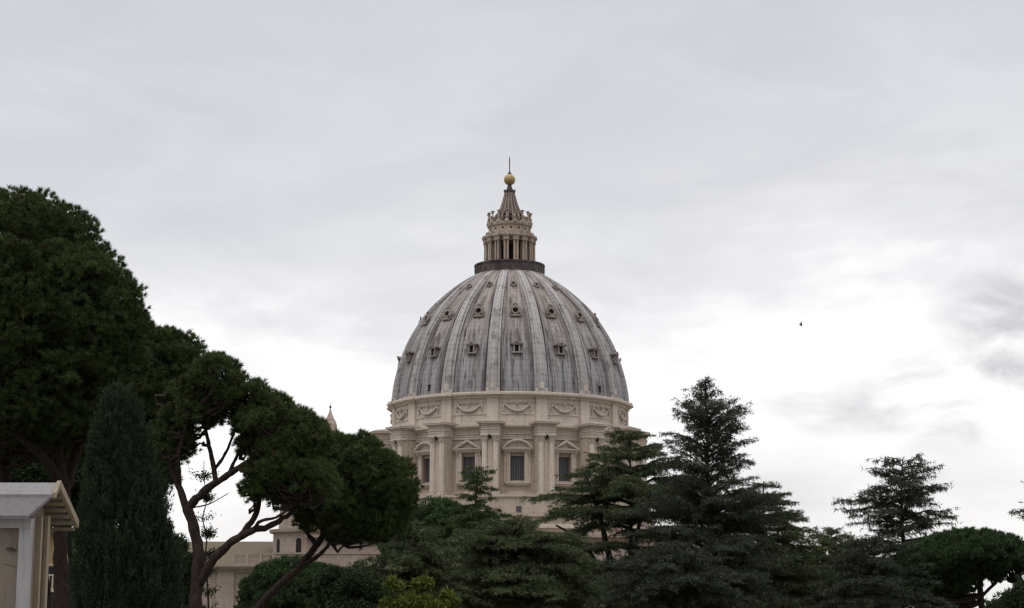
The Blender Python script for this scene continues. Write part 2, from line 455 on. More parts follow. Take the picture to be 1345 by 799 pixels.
def column_mesh(r, z0, z1, name):
    mb = MB(); h = z1 - z0; hb = r * 1.0; hc = r * 2.1
    mb.box(-r * 1.35, r * 1.35, -r * 1.35, r * 1.35, z0, z0 + hb * .42)
    mb.lathe([(r * 1.3, z0 + hb * .42), (r * 1.34, z0 + hb * .55), (r * 1.25, z0 + hb * .68), (r * 1.1, z0 + hb * .75), (r * 1.18, z0 + hb * .86), (r * 1.08, z0 + hb), (r, z0 + hb * 1.1),
              (r * .99, z0 + h * .35), (r * .87, z1 - hc), (r * .98, z1 - hc + .06 * r), (r * .86, z1 - hc + .14 * r), (r * 1.05, z1 - hc * .68), (r * .95, z1 - hc * .64), (r * 1.16, z1 - hc * .36), (r * 1.0, z1 - hc * .33),
              (r * 1.3, z1 - hc * .13)], 20)
    # corinthian leaves and volutes
    for k in range(8):
        a = 2 * pi * k / 8
        for (rr, zz, hh) in ((.95, .95, .30), (1.02, .65, .30)):
            x, y = r * rr * sin(a + (0 if zz > .8 else pi / 8)), r * rr * cos(a + (0 if zz > .8 else pi / 8))
            mb.tube([(x, y, z1 - hc * zz), (x * 1.12, y * 1.12, z1 - hc * (zz - hh * .7)), (x * 1.35, y * 1.35, z1 - hc * (zz - hh))], [r * .16, r * .17, r * .06], 5)
    for sx in (-1, 1):
        for sy in (-1, 1):
            mb.lathe([(0, z1 - hc * .34), (r * .2, z1 - hc * .30), (r * .2, z1 - hc * .14), (0, z1 - hc * .12)], 8, (sx * r * 1.02, sy * r * 1.02))
    mb.box(-r * 1.32, r * 1.32, -r * 1.32, r * 1.32, z1 - hc * .13, z1 + .02)
    return mb.mesh(name, 35)

def buttresses():
    zb, zt, ze = Z_COLB, Z_CAPT, Z_ENT; h = ze - zt
    col_me = column_mesh(0.60, zb + .25, zt, 'column')
    mb = MB()
    mb.box(-1.62, 1.62, -27.75, -R_WALL + .3, zb - .05, zt - .003)
    mb.box(-1.95, 1.95, -28.8, -R_WALL + .3, zb - .3, zb + .25)
    mb.box(-.46, .46, -28.0, -27.7, zb + .25, zt - .02)                       # pilaster behind the two columns
    pier_me = mb.mesh('buttress')
    mb = MB()
    def ring(hw, r, z0, z1): mb.box(-hw, hw, -r, -R_WALL + .35, z0, z1)
    ring(1.78, 28.55, zt, zt + h * .20); ring(1.86, 28.63, zt + h * .20 + .002, zt + h * .38); ring(2.0, 28.78, zt + h * .38 + .002, zt + h * .44)
    ring(1.76, 28.52, zt + h * .44 + .002, zt + h * .72); ring(2.02, 28.8, zt + h * .72 + .002, zt + h * .78)
    ring(2.12, 28.9, zt + h * .78 + .002, zt + h * .84); ring(2.52, 29.3, zt + h * .84 + .002, zt + h * .95); ring(2.60, 29.4, zt + h * .95 + .002, ze)
    # low weathered roof of the buttress
    mb.add([(-2.4, -29.2, ze), (2.4, -29.2, ze), (2.4, -R_ATT, ze), (-2.4, -R_ATT, ze), (-.3, -28.3, ze + .4), (.3, -28.3, ze + .4), (.3, -R_ATT, ze + .7), (-.3, -R_ATT, ze + .7)],
           [(0, 1, 5, 4), (1, 2, 6, 5), (3, 0, 4, 7), (4, 5, 6, 7)])
    ent_me = mb.mesh('buttress_entablature')
    mb = MB(); mb.box(-.22, .22, -28.5, -28.15, zt - .75, zt - .01); dark_me = mb.mesh('socket')
    mb = MB(); zc = Z_ATC                                                        # attic pilaster with its piece of cornice and foot of the rib
    mb.box(-1.12, 1.12, -R_ATT - .48, -R_ATT + .3, Z_REC + .1, zc - 1.22)
    mb.box(-1.28, 1.28, -R_ATT - .62, -R_ATT + .3, Z_REC + .13, Z_REC + .75)
    for (hw, rr, z0, z1) in ((1.3, .7, -1.22, -.86), (1.6, 1.15, -.858, -.62), (1.85, 1.5, -.618, -.28), (1.75, 1.36, -.278, .04)):
        mb.box(-hw, hw, -R_ATT - rr, -R_ATT + .3, zc + z0, zc + z1)
    pil_me = mb.mesh('attic_pilaster')
    mb = MB()
    mb.box(-1.25, 1.25, -R_ATT - .55, -R_ATT + 1.3, zc + .04, zc + .75)
    mb.box(-.42, .42, -R_ATT - .62, -R_ATT + .8, zc + .75, zc + 2.0)
    mb.lathe([(.3, zc + 2.0), (.42, zc + 2.12), (.12, zc + 2.45), (0, zc + 2.6)], 10, (0, -R_ATT - .2))
    foot_me = mb.mesh('rib_pedestal')
    for a in AZ_B:
        b = link('buttress', pier_me, M_WALL, bas, a)
        for s in (-1, 1): link('column', col_me, M_PALE, b, 0, (s * 1.06, -28.0, 0))
        link('buttress_entablature', ent_me, M_PALE, b)
        link('socket', dark_me, M_HOLE, b)
        p = link('attic_pilaster', pil_me, M_PALE, bas, a)
        link('rib_pedestal', foot_me, M_PALE, p)
buttresses()

def windows():
    w = WIN_HW; r = R_WALL; z0, z1 = Z_W0, Z_W1; dp = 1.15
    mb = MB()                                                                   # moulded surround standing on the wall
    for (i0, i1, pr) in ((0.0, .38, .38), (.383, .70, .30)):
        mb.box(-w - i1, -w - i0, -r - pr, -r + .25, z0 - .25, z1 + i1)
        mb.box(w + i0, w + i1, -r - pr, -r + .25, z0 - .25, z1 + i1)
        mb.box(-w - i0 + .001, w + i0 - .001, -r - pr, -r + .25, z1 + i0, z1 + i1)
    mb.box(-w - 1.05, w + 1.05, -r - .65, -r + .25, z0 - .62, z0 - .253)
    mb.box(-w - .85, w + .85, -r - .42, -r + .25, z0 - 1.0, z0 - .623)
    for s in (-1, 1):                                                          # flat strip with a bracket either side
        xa, xb = sorted((s * (w + .72), s * (w + 1.15)))
        mb.box(xa, xb, -r - .2, -r + .25, z0 - .25, z1 + .7)
        mb.tube([(s * (w + .95), -r - .25, z1 - .7), (s * (w + .95), -r - .38, z1 - .2), (s * (w + .95), -r - .62, z1 + .55)], [.13, .2, .26], 8)
    fr_me = mb.mesh('window')
    mb = MB()                                                                   # reveals and head of the opening
    for s in (-1, 1):
        x0, x1 = sorted((s * (w + .02), s * (w - .12))); mb.box(x0, x1, -r + .02, -r + dp, z0, z1)
    mb.box(-w + .1, w - .1, -r + .25, -r + dp, z1 - .75, z1 + .02)
    mb.box(-w + .1, w - .1, -r + .02, -r + dp, z0 - .1, z0 + .02)
    rv_me = mb.mesh('reveal')
    mb = MB(); mb.box(-w, w, -r + .8, -r + .86, z0, z1 - .7); pane_me = mb.mesh('pane')
    mb = MB()
    for k in range(1, 6): x = -w + 2 * w * k / 6; mb.box(x - .035, x + .035, -r + .70, -r + .75, z0, z1 - .75)
    bar_me = mb.mesh('grille')
    zp = Zf(590.5, 24.9); hp = Zf(576.5, 25) - zp; hw = 3.0
    def base(mb):
        mb.box(-hw + .35, hw - .35, -r - .55, -r + .2, zp - .45, zp - .152)
        mb.box(-hw + .1, hw - .1, -r - .85, -r + .2, zp - .15, zp + .098)
        mb.box(-hw, hw, -r - 1.05, -r + .2, zp + .1, zp + .32)
    tri = MB(); base(tri)
    for s in (-1, 1):
        for (t, y) in ((.34, 1.1), (.58, .8)):
            tri.prism([(s * hw, zp + .33), (0, zp + hp), (0, zp + hp - t - .12), (s * (hw - t * 2.0), zp + .33)][::s], -r - y, -r + .2)
    tri.prism([(-hw + .6, zp + .31), (hw - .6, zp + .31), (0, zp + hp - .5)], -r - .35, -r + .2)
    tri_me = tri.mesh('pediment')
    seg = MB(); base(seg)
    rr = (hw * hw + (hp - .32) ** 2) / (2 * (hp - .32)); zc = zp + hp - rr; am = math.asin(hw / rr)
    for (t, y) in ((.34, 1.1), (.58, .8)):
        out = [(rr * sin(a), zc + rr * cos(a)) for a in np.linspace(-am, am, 15)]
        inn = [((rr - t) * sin(a), max(zp + .33, zc + (rr - t) * cos(a))) for a in np.linspace(am, -am, 15)]
        for i in range(14): seg.prism([out[i], out[i + 1], inn[13 - i], inn[14 - i]], -r - y, -r + .2)
    seg.prism([(-hw + .5, zp + .31), (hw - .5, zp + .31)] + [((rr - .3) * sin(a), max(zp + .31, zc + (rr - .3) * cos(a))) for a in np.linspace(am * .75, -am * .75, 9)], -r - .35, -r + .2)
    seg_me = seg.mesh('pediment')
    # swag of the attic
    g = MB(); zg = Z_ATC - 2.45; rg = R_ATT + .12
    def gp(x, z, out=0.0):
        a = x / R_ATT; return ((rg + out) * sin(a), -(rg + out) * cos(a), z)
    xs = np.linspace(-2.35, 2.35, 25)
    g.tube([gp(x, zg - 1.25 * (1 - (x / 2.35) ** 2), .12) for x in xs], [.13 + .20 * (1 - (x / 2.35) ** 2) + .03 * (i % 2) for i, x in enumerate(xs)], 8)
    for s in (-1, 1):
        g.tube([gp(s * 2.4, zg + .3, .05), gp(s * 2.45, zg, .22), gp(s * 2.75, zg - .6, .1), gp(s * 2.55, zg - 1.05, .05), gp(s * 2.8, zg - 1.35, .05)], [.1, .27, .15, .17, .06], 7)
        g.tube([gp(s * 2.4, zg + .1, .1), gp(s * 1.6, zg + .35, .06), gp(s * 1.0, zg + .12, .05), gp(s * .5, zg + .28, .04)], [.12, .08, .1, .05], 6)
    g.tube([gp(0, zg + .6, .05), gp(0, zg + .2, .25), gp(0, zg - .35, .1)], [.15, .33, .1], 8)
    gar_me = g.mesh('garland', 50)
    z0p, z1p = zg - 1.85, zg + 1.05; pan_me = []                              # thin raised mouldings above and below the swag
    for (xa, xb, za, zb_) in ((-3.45, 3.45, z1p, z1p + .14), (-3.45, 3.45, z0p - .14, z0p)):
        mb = MB()
        n = 10
        for i in range(n):
            a, b2 = xa + (xb - xa) * i / n, xa + (xb - xa) * (i + 1) / n
            pts = [gp(a, za, -.15), gp(b2, za, -.15), gp(b2, zb_, -.15), gp(a, zb_, -.15), gp(a, za, .03), gp(b2, za, .03), gp(b2, zb_, .03), gp(a, zb_, .03)]
            mb.add(pts, [(4, 5, 6, 7), (0, 1, 5, 4), (1, 2, 6, 5), (2, 3, 7, 6), (3, 0, 4, 7)])
        pan_me.append(mb.mesh('panel_moulding'))
    sq = MB(); zq = Zf(668.7, 29.1); sq.box(-.5, .5, -29.12, -28.4, zq - .55, zq + .55); sq_me = sq.mesh('base_window')
    for i, a in enumerate(AZ_W):
        f = link('window', fr_me, M_PALE, bas, a)
        link('reveal', rv_me, M_REVEAL, f); link('pane', pane_me, M_GLASS, f); link('grille', bar_me, M_BAR, f)
        link('pediment', seg_me if i % 2 == 0 else tri_me, M_PALE, f)
        link('garland', gar_me, M_PALE, bas, a)
        for pm in pan_me: link('panel_moulding', pm, M_PALE, bas, a)
        link('base_window', sq_me, M_GLASS, bas, a)
windows()

# ---- the dome's curve, from its outline: (photo row, half width in photo pixels)
OUT = [(363, 47), (370, 59.5), (379, 73), (394, 91.5), (410, 108), (433, 125), (457, 138.5), (484, 148.5), (505, 154), (524, 157.0), (536, 158)]
PROF_Z = np.array([Zs(y) for y, _ in OUT])[::-1]; PROF_R = np.array([w * MPX for _, w in OUT])[::-1]
PROF_Z[0] = Z_ATC - .1
def prof(z): return float(np.interp(z, PROF_Z, PROF_R))
# a smooth resampling (Catmull-Rom over the chord length)
def resample(n):
    pts = np.stack([PROF_R, PROF_Z], 1); s = np.r_[0, np.cumsum(np.linalg.norm(np.diff(pts, axis=0), axis=1))]
    m = np.gradient(pts, s, axis=0)
    q = np.linspace(0, s[-1], n); out = []
    for t in q:
        i = min(np.searchsorted(s, t, 'right') - 1, len(s) - 2); h = s[i + 1] - s[i]; u = (t - s[i]) / h
        out.append((2 * u ** 3 - 3 * u ** 2 + 1) * pts[i] + (u ** 3 - 2 * u ** 2 + u) * h * m[i] + (-2 * u ** 3 + 3 * u ** 2) * pts[i + 1] + (u ** 3 - u ** 2) * h * m[i + 1])
    return np.array(out), q
CURVE, ARC = resample(60)
TANG = np.gradient(CURVE, axis=0); TANG /= np.linalg.norm(TANG, axis=1)[:, None]
NORM = np.stack([TANG[:, 1], -TANG[:, 0]], 1)

def dome():
    INS = .75                                                                   # the ribs stand this far out of the panels
    loc = [-.5, -.42, -.335, -.33, -.25, -.245, -.17, -.08, 0, .08, .17, .245, .25, .33, .335, .42]
    lift = {-.33: .30, -.25: .30, .25: .30, .33: .30}
    az = []; lf = []
    for a in AZ_W:
        for l in loc: az.append(a + l * BAY); lf.append(lift.get(l, 0.0))
    az = np.array(az); lf = np.array(lf); n = len(az); m = len(CURVE)
    fade = np.clip((ARC[-1] - ARC) / 8, .25, 1)
    r = CURVE[:, 0][:, None] + NORM[:, 0][:, None] * (-INS * fade[:, None] + lf[None, :] * fade[:, None])
    z = CURVE[:, 1][:, None] + NORM[:, 1][:, None] * (-INS * fade[:, None] + lf[None, :] * fade[:, None])
    V = np.stack([r * np.sin(az)[None], -r * np.cos(az)[None], z], -1)
    mb = MB(); mb.add(V.reshape(-1, 3), [(j * n + i, j * n + (i + 1) % n, (j + 1) * n + (i + 1) % n, (j + 1) * n + i) for j in range(m - 1) for i in range(n)])
    me = mb.mesh('dome_shell', 25)
    uv = me.uv_layers.new(name='UVMap'); u0 = (az - AZ_W[0]) / BAY + .5
    lu = np.zeros(len(me.loops) * 2)
    k = 0
    for j in range(m - 1):
        for i in range(n):
            ua = u0[i]; ub = u0[i + 1] if i + 1 < n else u0[0] + 16
            lu[k:k + 8] = (ua, ARC[j], ub, ARC[j], ub, ARC[j + 1], ua, ARC[j + 1]); k += 8
    uv.data.foreach_set('uv', lu)
    link('dome_shell', me, M_LEAD, bas)
    # one rib
    mb = MB(); secs = []
    lu = []
    for j in range(m):
        f = ARC[j] / ARC[-1]; hw = 1.42 * (1 - f) + .70 * f; fd = fade[j]
        sec = [(-1, -.95), (-1, -.42), (-.80, -.40), (-.62, -.42), (-.60, -.08), (-.45, .04), (-.3, .0), (-.27, -.10), (0, -.10), (.27, -.10), (.3, .0), (.45, .04), (.60, -.08), (.62, -.42), (.80, -.40), (1, -.42), (1, -.95)]
        for sx, sh in sec:
            rr = CURVE[j, 0] + NORM[j, 0] * sh * fd; zz = CURVE[j, 1] + NORM[j, 1] * sh * fd
            secs.append((sx * hw, -sqrt(max(rr * rr - (sx * hw) ** 2, .01)), zz))
    q = 17
    mb.add(secs, [(j * q + i, j * q + i + 1, (j + 1) * q + i + 1, (j + 1) * q + i) for j in range(m - 1) for i in range(q - 1)])
    me = mb.mesh('rib', 30); uv = me.uv_layers.new(name='UVMap'); lu = []
    for j in range(m - 1):
        for i in range(q - 1): lu += [i * .2, ARC[j], (i + 1) * .2, ARC[j], (i + 1) * .2, ARC[j + 1], i * .2, ARC[j + 1]]
    uv.data.foreach_set('uv', lu)
    for a in AZ_B: link('rib', me, M_RIB, bas, a)
dome()

def row_index(py):
    best = min(range(len(CURVE)), key=lambda j: abs(P(669, py, D - CURVE[j, 0])[2] - CURVE[j, 1])); return best
DS = 0.84
def dormers():
    def frame(j, k):                                            # local frame at the panel: tilt part way with the slope
        r, z = CURVE[j] - NORM[j] * .75; sl = atan2(NORM[j, 1], NORM[j, 0]) * k
        return r, z, sl
    def put(mb, name, r, z, sl, sm=None):
        me = mb.mesh(name, sm); co = np.array([v.co for v in me.vertices]); y, zz = co[:, 1].copy(), co[:, 2].copy()
        co[:, 0] *= DS; y *= DS; zz *= DS
        co[:, 1] = y * cos(sl) + zz * sin(sl) - r; co[:, 2] = -y * sin(sl) + zz * cos(sl) + z
        me.vertices.foreach_set('co', co.ravel()); me.update(); return me
    rows = []
    # lowest row: small aedicules with a broad hood
    r, z, sl = frame(row_index(457), .35); mb = MB()
    for s in (-1, 1):
        mb.box(*sorted((s * .44, s * .80)), -1.0, .6, -.9, .75)
        mb.tube([(s * 1.0, -.6, -.9), (s * 1.25, -.5, -.3), (s * .98, -.6, .4)], [.22, .16, .1], 6)
    mb.box(-1.1, 1.1, -1.05, .6, -1.2, -.903); mb.box(-1.2, 1.2, -1.2, .8, .753, 1.0)
    out = [(1.55 * sin(a), 1.0 + .62 * cos(a)) for a in np.linspace(-pi / 2, pi / 2, 9)]
    mb.prism(out, -1.3, 1.2)
    mb.tube([(-.35, -1.35, 1.3), (0, -1.4, 1.55), (.35, -1.35, 1.3)], [.1, .2, .1], 6)
    hole = MB(); hole.box(-.45, .45, -.5, .3, -.9, .752)
    rows.append((put(mb, 'dormer', r, z, sl), put(hole, 'opening', r, z, sl)))
    # middle row: round eyes in scrolled frames
    r, z, sl = frame(row_index(407), .55); mb = MB()
    def eye(mb, ro, ri, y0, y1, n=18):
        for i in range(n):
            a, b = 2 * pi * i / n, 2 * pi * (i + 1) / n
            mb.prism([(ro * sin(a), ro * cos(a)), (ro * sin(b), ro * cos(b)), (ri * sin(b), ri * cos(b)), (ri * sin(a), ri * cos(a))], y0, y1)
    eye(mb, 1.0, .70, -1.0, .8)
    mb.tube([(1.25 * sin(a), -.75, 1.22 * cos(a)) for a in np.linspace(-2.2, 2.2, 15)], [.2 + .06 * (i % 2) for i in range(15)], 7)
    for s in (-1, 1):
        mb.tube([(s * 1.0, -.7, -.8), (s * 1.35, -.7, -1.1), (s * 1.0, -.7, -1.5), (s * .5, -.8, -1.25)], [.2, .24, .26, .14], 7)
    mb.box(-.75, .75, -.95, .6, -1.55, -1.1)
    mb.tube([(-.6, -.85, 1.5), (0, -.9, 1.8), (.6, -.85, 1.5)], [.15, .25, .15], 7)
    mb.box(-.85, .85, -.6, .9, -.2, 1.2 - .4) if False else None
    hole = MB(); hole.lathe([(0, 0), (.63, 0), (.63, .3)], 16)
    hole = MB(); hole.prism([(.71 * sin(a), .71 * cos(a)) for a in np.linspace(0, 2 * pi, 16, endpoint=False)], -.45, .4)
    rows.append((put(mb, 'dormer', r, z, sl, 40), put(hole, 'opening', r, z, sl)))
    # top row: small plain eyes
    r, z, sl = frame(row_index(371), .75); mb = MB()
    eye(mb, .68, .38, -.7, .6, 14)
    mb.tube([(.74 * sin(a), -.55, .74 * cos(a)) for a in np.linspace(-2.4, 2.4, 12)], .13, 6)
    mb.box(-.5, .5, -.6, .5, -.98, -.66)
    hole = MB(); hole.prism([(.39 * sin(a), .39 * cos(a)) for a in np.linspace(0, 2 * pi, 14, endpoint=False)], -.4, .3)
    rows.append((put(mb, 'dormer', r, z, sl, 40), put(hole, 'opening', r, z, sl)))
    for a in AZ_W:
        for i, (me, ho) in enumerate(rows):
            d = link('dormer', me, M_DORM, bas, a)
            link('opening', ho, M_HOLE, d)
    # narrow doors at the dome's foot in every fourth panel
    mb = MB(); z0 = Z_ATC + .2; mb.box(-.28, .28, -R_ATT + .1, -R_ATT + 2, z0, z0 + 1.8); mb.box(-.36, .36, -R_ATT - .02, -R_ATT + 2, z0 + 1.8, z0 + 1.95); me = mb.mesh('hatch')
    for k in range(4): link('hatch', me, M_HOLE, bas, AZ_W[2] + pi / 2 * k)
dormers()

def lantern():
    m = MPX
    zt = Zs(363.5)                                              # foot
    # balcony ring
    mb = MB(); r = 47 * m; z0, z1 = Zs(364), Zs(349.5)
    mb.lathe([(r - .9, z0 - .6), (r + .1, z0 - .3), (r + .1, z0 + .12), (r - .2, z0 + .2), (r - .2, z0 + .3)], 96)
    link('balcony_floor', mb.mesh('balcony_floor', 30), M_LANT, bas)
    mb = MB(); n = 64
    mb.lathe([(r - .25, z0 + .25), (r - .05, z0 + .25), (r - .05, z0 + .75), (r - .25, z0 + .75)], 96)
    mb.lathe([(r - .27, z1 - .3), (r + .05, z1 - .3), (r + .05, z1), (r - .27, z1), (r - .27, z1 - .3)], 96)
    mb.lathe([(r - .12, z0 + .75), (r - .12, z1 - .25)], 96)
    for i in range(0, n, 2):
        a = 2 * pi * i / n; w = .22 if i % 4 == 0 else .10
        c, s_ = cos(a), sin(a)
        for_pts = []
        for (t, q, z) in [(-w, r - .28, z0 + .7), (w, r - .28, z0 + .7), (w, r, z0 + .7), (-w, r, z0 + .7), (-w, r - .28, z1 - .28), (w, r - .28, z1 - .28), (w, r, z1 - .28), (-w, r, z1 - .28)]:
            for_pts.append((t * c + q * s_, t * s_ - q * c, z))
        mb.add(for_pts, [(0, 3, 2, 1), (4, 5, 6, 7), (0, 1, 5, 4), (1, 2, 6, 5), (2, 3, 7, 6), (3, 0, 4, 7)])
    link('balcony_parapet', mb.mesh('balcony_parapet'), M_DARKST, bas)
    # lantern core with tall openings
    zc0, zc1 = Zs(347) - 2.2, Zs(320); rc = 25.5 * m
    mb = MB(); hw = .40
    cuts = []
    wa = .58 / rc
    for a in AZ_W: cuts += [(a - BAY / 2, 0), (a - wa, 1), (a + wa, 0)]
    zs = [zc0, zc0 + .6, zc1 - .9, zc1]; nn = len(cuts)
    mb.add([(rc * sin(a), -rc * cos(a), z) for a, _ in cuts for z in zs],
           [(i * 4 + k, ((i + 1) % nn) * 4 + k, ((i + 1) % nn) * 4 + k + 1, i * 4 + k + 1) for i in range(nn) for k in range(3) if not (k == 1 and cuts[i][1])])
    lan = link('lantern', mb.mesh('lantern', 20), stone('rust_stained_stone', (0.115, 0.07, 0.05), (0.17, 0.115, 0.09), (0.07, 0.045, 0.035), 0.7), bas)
    mb = MB(); mb.lathe([(rc - .7, zc0), (rc - .7, zc1)], 48); link('lantern_opening', mb.mesh('lantern_opening', 60), M_HOLE, lan)
    # entablature
    mb = MB(); ze0, ze1 = Zs(320.5), Zs(313)
    mb.lathe([(rc, ze0), (rc + .25, ze0), (rc + .3, ze0 + .5), (rc + .6, ze0 + .75), (rc + .65, ze1), (rc - .2, ze1 + .05)], 96)
    link('lantern_cornice', mb.mesh('lantern_cornice', 30), M_LANT, lan)
    r0 = 33.0 * m
    cm = column_mesh(.255, zc0, ze0, 'lantern_column')
    mb = MB(); mb.box(-.26, .26, -r0 + .2, -rc + .2, zc0, ze0)
    pm = mb.mesh('lantern_pier')
    mb = MB(); h = ze1 - ze0
    mb.box(-.62, .62, -r0 - .34, -rc + .2, ze0 + .02, ze0 + h * .45); mb.box(-.70, .70, -r0 - .45, -rc + .2, ze0 + h * .452, ze0 + h * .7); mb.box(-.84, .84, -r0 - .62, -rc + .2, ze0 + h * .702, ze1 + .05)
    # scroll that leans back to the attic
    ra = 28.0 * m
    mb.prism([(-.3, ze1 + .05), (.3, ze1 + .05), (.3, ze1 + .9), (-.3, ze1 + .9)], -r0 + .1, -ra + .2)
    em = mb.mesh('lantern_pier_cap')
    za0, za1 = ze1, Zs(296.5)
    for a in AZ_B:
        p = link('lantern_pier', pm, M_LANT, lan, a)
        for s in (-1, 1): link('lantern_column', cm, M_LANT, lan, a).location = (cos(a) * s * .325 + r0 * sin(a), sin(a) * s * .325 - r0 * cos(a), 0)
        link('lantern_pier_cap', em, M_LANT, lan, a)
    # attic drum of the lantern
    mb = MB(); ra = 28.0 * m
    mb.lathe([(ra + .2, za0), (ra + .2, za0 + .5), (ra, za0 + .6), (ra, za1 - .7), (ra + .25, za1 - .55), (ra + .35, za1 - .15), (ra + .3, za1), (ra - 3.0, za1 + .3)], 96)
    for k in range(16):
        a = AZ_W[k] 
    link('lantern_attic', mb.mesh('lantern_attic', 30), M_LANT, lan)
    mb = MB(); zq = (za0 + za1) / 2; mb.box(-.2, .2, -ra - .03, -ra + .3, zq - .1, zq + .28); hm = mb.mesh('lantern_vent')
    for a in AZ_W: link('lantern_vent', hm, M_HOLE, lan, a)
    # candelabra on the rim
    zr = za1; hc = Zs(281.5) - Zs(296.5)
    mb = MB(); mb.box(-.42, .42, -.42, .42, zr - .05, zr + .42)
    mb.lathe([(.36, zr + .42), (.40, zr + .6), (.20, zr + .8), (.30, zr + 1.0), (.36, zr + 1.15), (.16, zr + 1.4), (.14, zr + hc * .72), (.24, zr + hc * .78), (.16, zr + hc * .84), (.34, zr + hc * .92), (.42, zr + hc), (.1, zr + hc + .1)], 12)
    km = mb.mesh('candelabrum', 40)
    for a in AZ_B:
        o = link('candelabrum', km, M_LANT, lan); o.location = (sin(a) * (ra + .05), -cos(a) * (ra + .05), 0); o.rotation_euler = (0, 0, a)
    # ring of scrolls at the foot of the spire
    zs0, zs1 = zr + .2, Zs(279)
    pts = [(284, 18.2), (280, 15.2), (275, 12.7), (270, 10.8), (265, 9.3), (260, 8.0), (256, 7.0), (253.2, 6.4)]
    mb = MB()
    mb.lathe([(18.2 * m, zs0 - .2), (18.6 * m, zs0 + .9), (18.8 * m, Zs(287)), (18.2 * m, Zs(284))] + [((w) * m - .12, Zs(y)) for y, w in pts[1:]], 96)
    sp = link('spire', mb.mesh('spire', 30), M_SPIRE, bas)
    mb = MB()
    for y0, s0 in ((0, 1),):
        mb.tube([(0, -w * m, Zs(y)) for y, w in pts], np.linspace(.19, .10, len(pts)), 6)
        mb.tube([(0, -18.6 * m, zs0 + .1), (0, -20.0 * m, zs0 + .9), (0, -19.6 * m, zs0 + 1.6), (0, -18.4 * m, Zs(284))], [.28, .3, .26, .22], 7)
    rm = mb.mesh('spire_rib', 50)
    for a in AZ_B: link('spire_rib', rm, M_RIBST, sp, a)
    mb = MB()
    mb.tube([(-.26, -18.9 * m, Zs(286)), (0, -19.1 * m, Zs(284.2)), (.26, -18.9 * m, Zs(286))], [.12, .16, .12], 6)
    mb.box(-.22, .22, -18.9 * m - .1, -17 * m, zs0 + .2, Zs(289))
    vm = mb.mesh('spire_niche', 50)
    for a in AZ_W: link('spire_niche', vm, M_HOLE, sp, a)
    mb = MB()
    mb.lathe([(6.4 * m, Zs(254)), (7.6 * m, Zs(253.2)), (7.7 * m, Zs(251.6)), (6.8 * m, Zs(251.2)), (4.2 * m, Zs(250.9)), (3.7 * m, Zs(248)), (3.2 * m, Zs(245.5)), (2.6 * m, Zs(244.0))], 32)
    mb.lathe([(7.6 * m, Zs(257.5)), (6.9 * m, Zs(255)), (6.7 * m, Zs(253.8))], 32)
    for k in range(12):
        a = 2 * pi * k / 12; mb.lathe([(.16, Zs(251.4)), (.2, Zs(250.2)), (0, Zs(249.8))], 6, (7.2 * m * sin(a), 7.2 * m * cos(a)))
    link('spire_collar', mb.mesh('spire_collar', 30), M_DARKST, sp)
    # ball and cross (the cross stands edge-on to the camera)
    zb = Zs(236.3); rb = 7.7 * m
    mb = MB(); mb.lathe([(max(.001, rb * sin(t)), zb - rb * cos(t)) for t in np.linspace(0.0, pi, 25)], 40)
    ball = link('ball', mb.mesh('ball', 60), M_GOLD, bas)
    mb = MB(); mb.lathe([(2.9 * m, Zs(229.9)), (2.8 * m, Zs(228.8)), (1.4 * m, Zs(226.4)), (.6 * m, Zs(224.6)), (.25 * m, Zs(223.8)), (.01, Zs(223.6))], 16)
    link('ball_cap', mb.mesh('ball_cap', 40), M_IRON, ball)
    mb = MB(); mb.box(-.10, .10, -.11, .11, Zs(224.4), Zs(207.5)); zx = Zs(213); mb.box(-.105, .105, -1.05, 1.05, zx - .14, zx + .14); mb.tube([(0, 0, Zs(207.6)), (0, 0, Zs(205))], [.05, .03], 5)
    link('cross', mb.mesh('cross'), M_IRON, ball)
lantern()

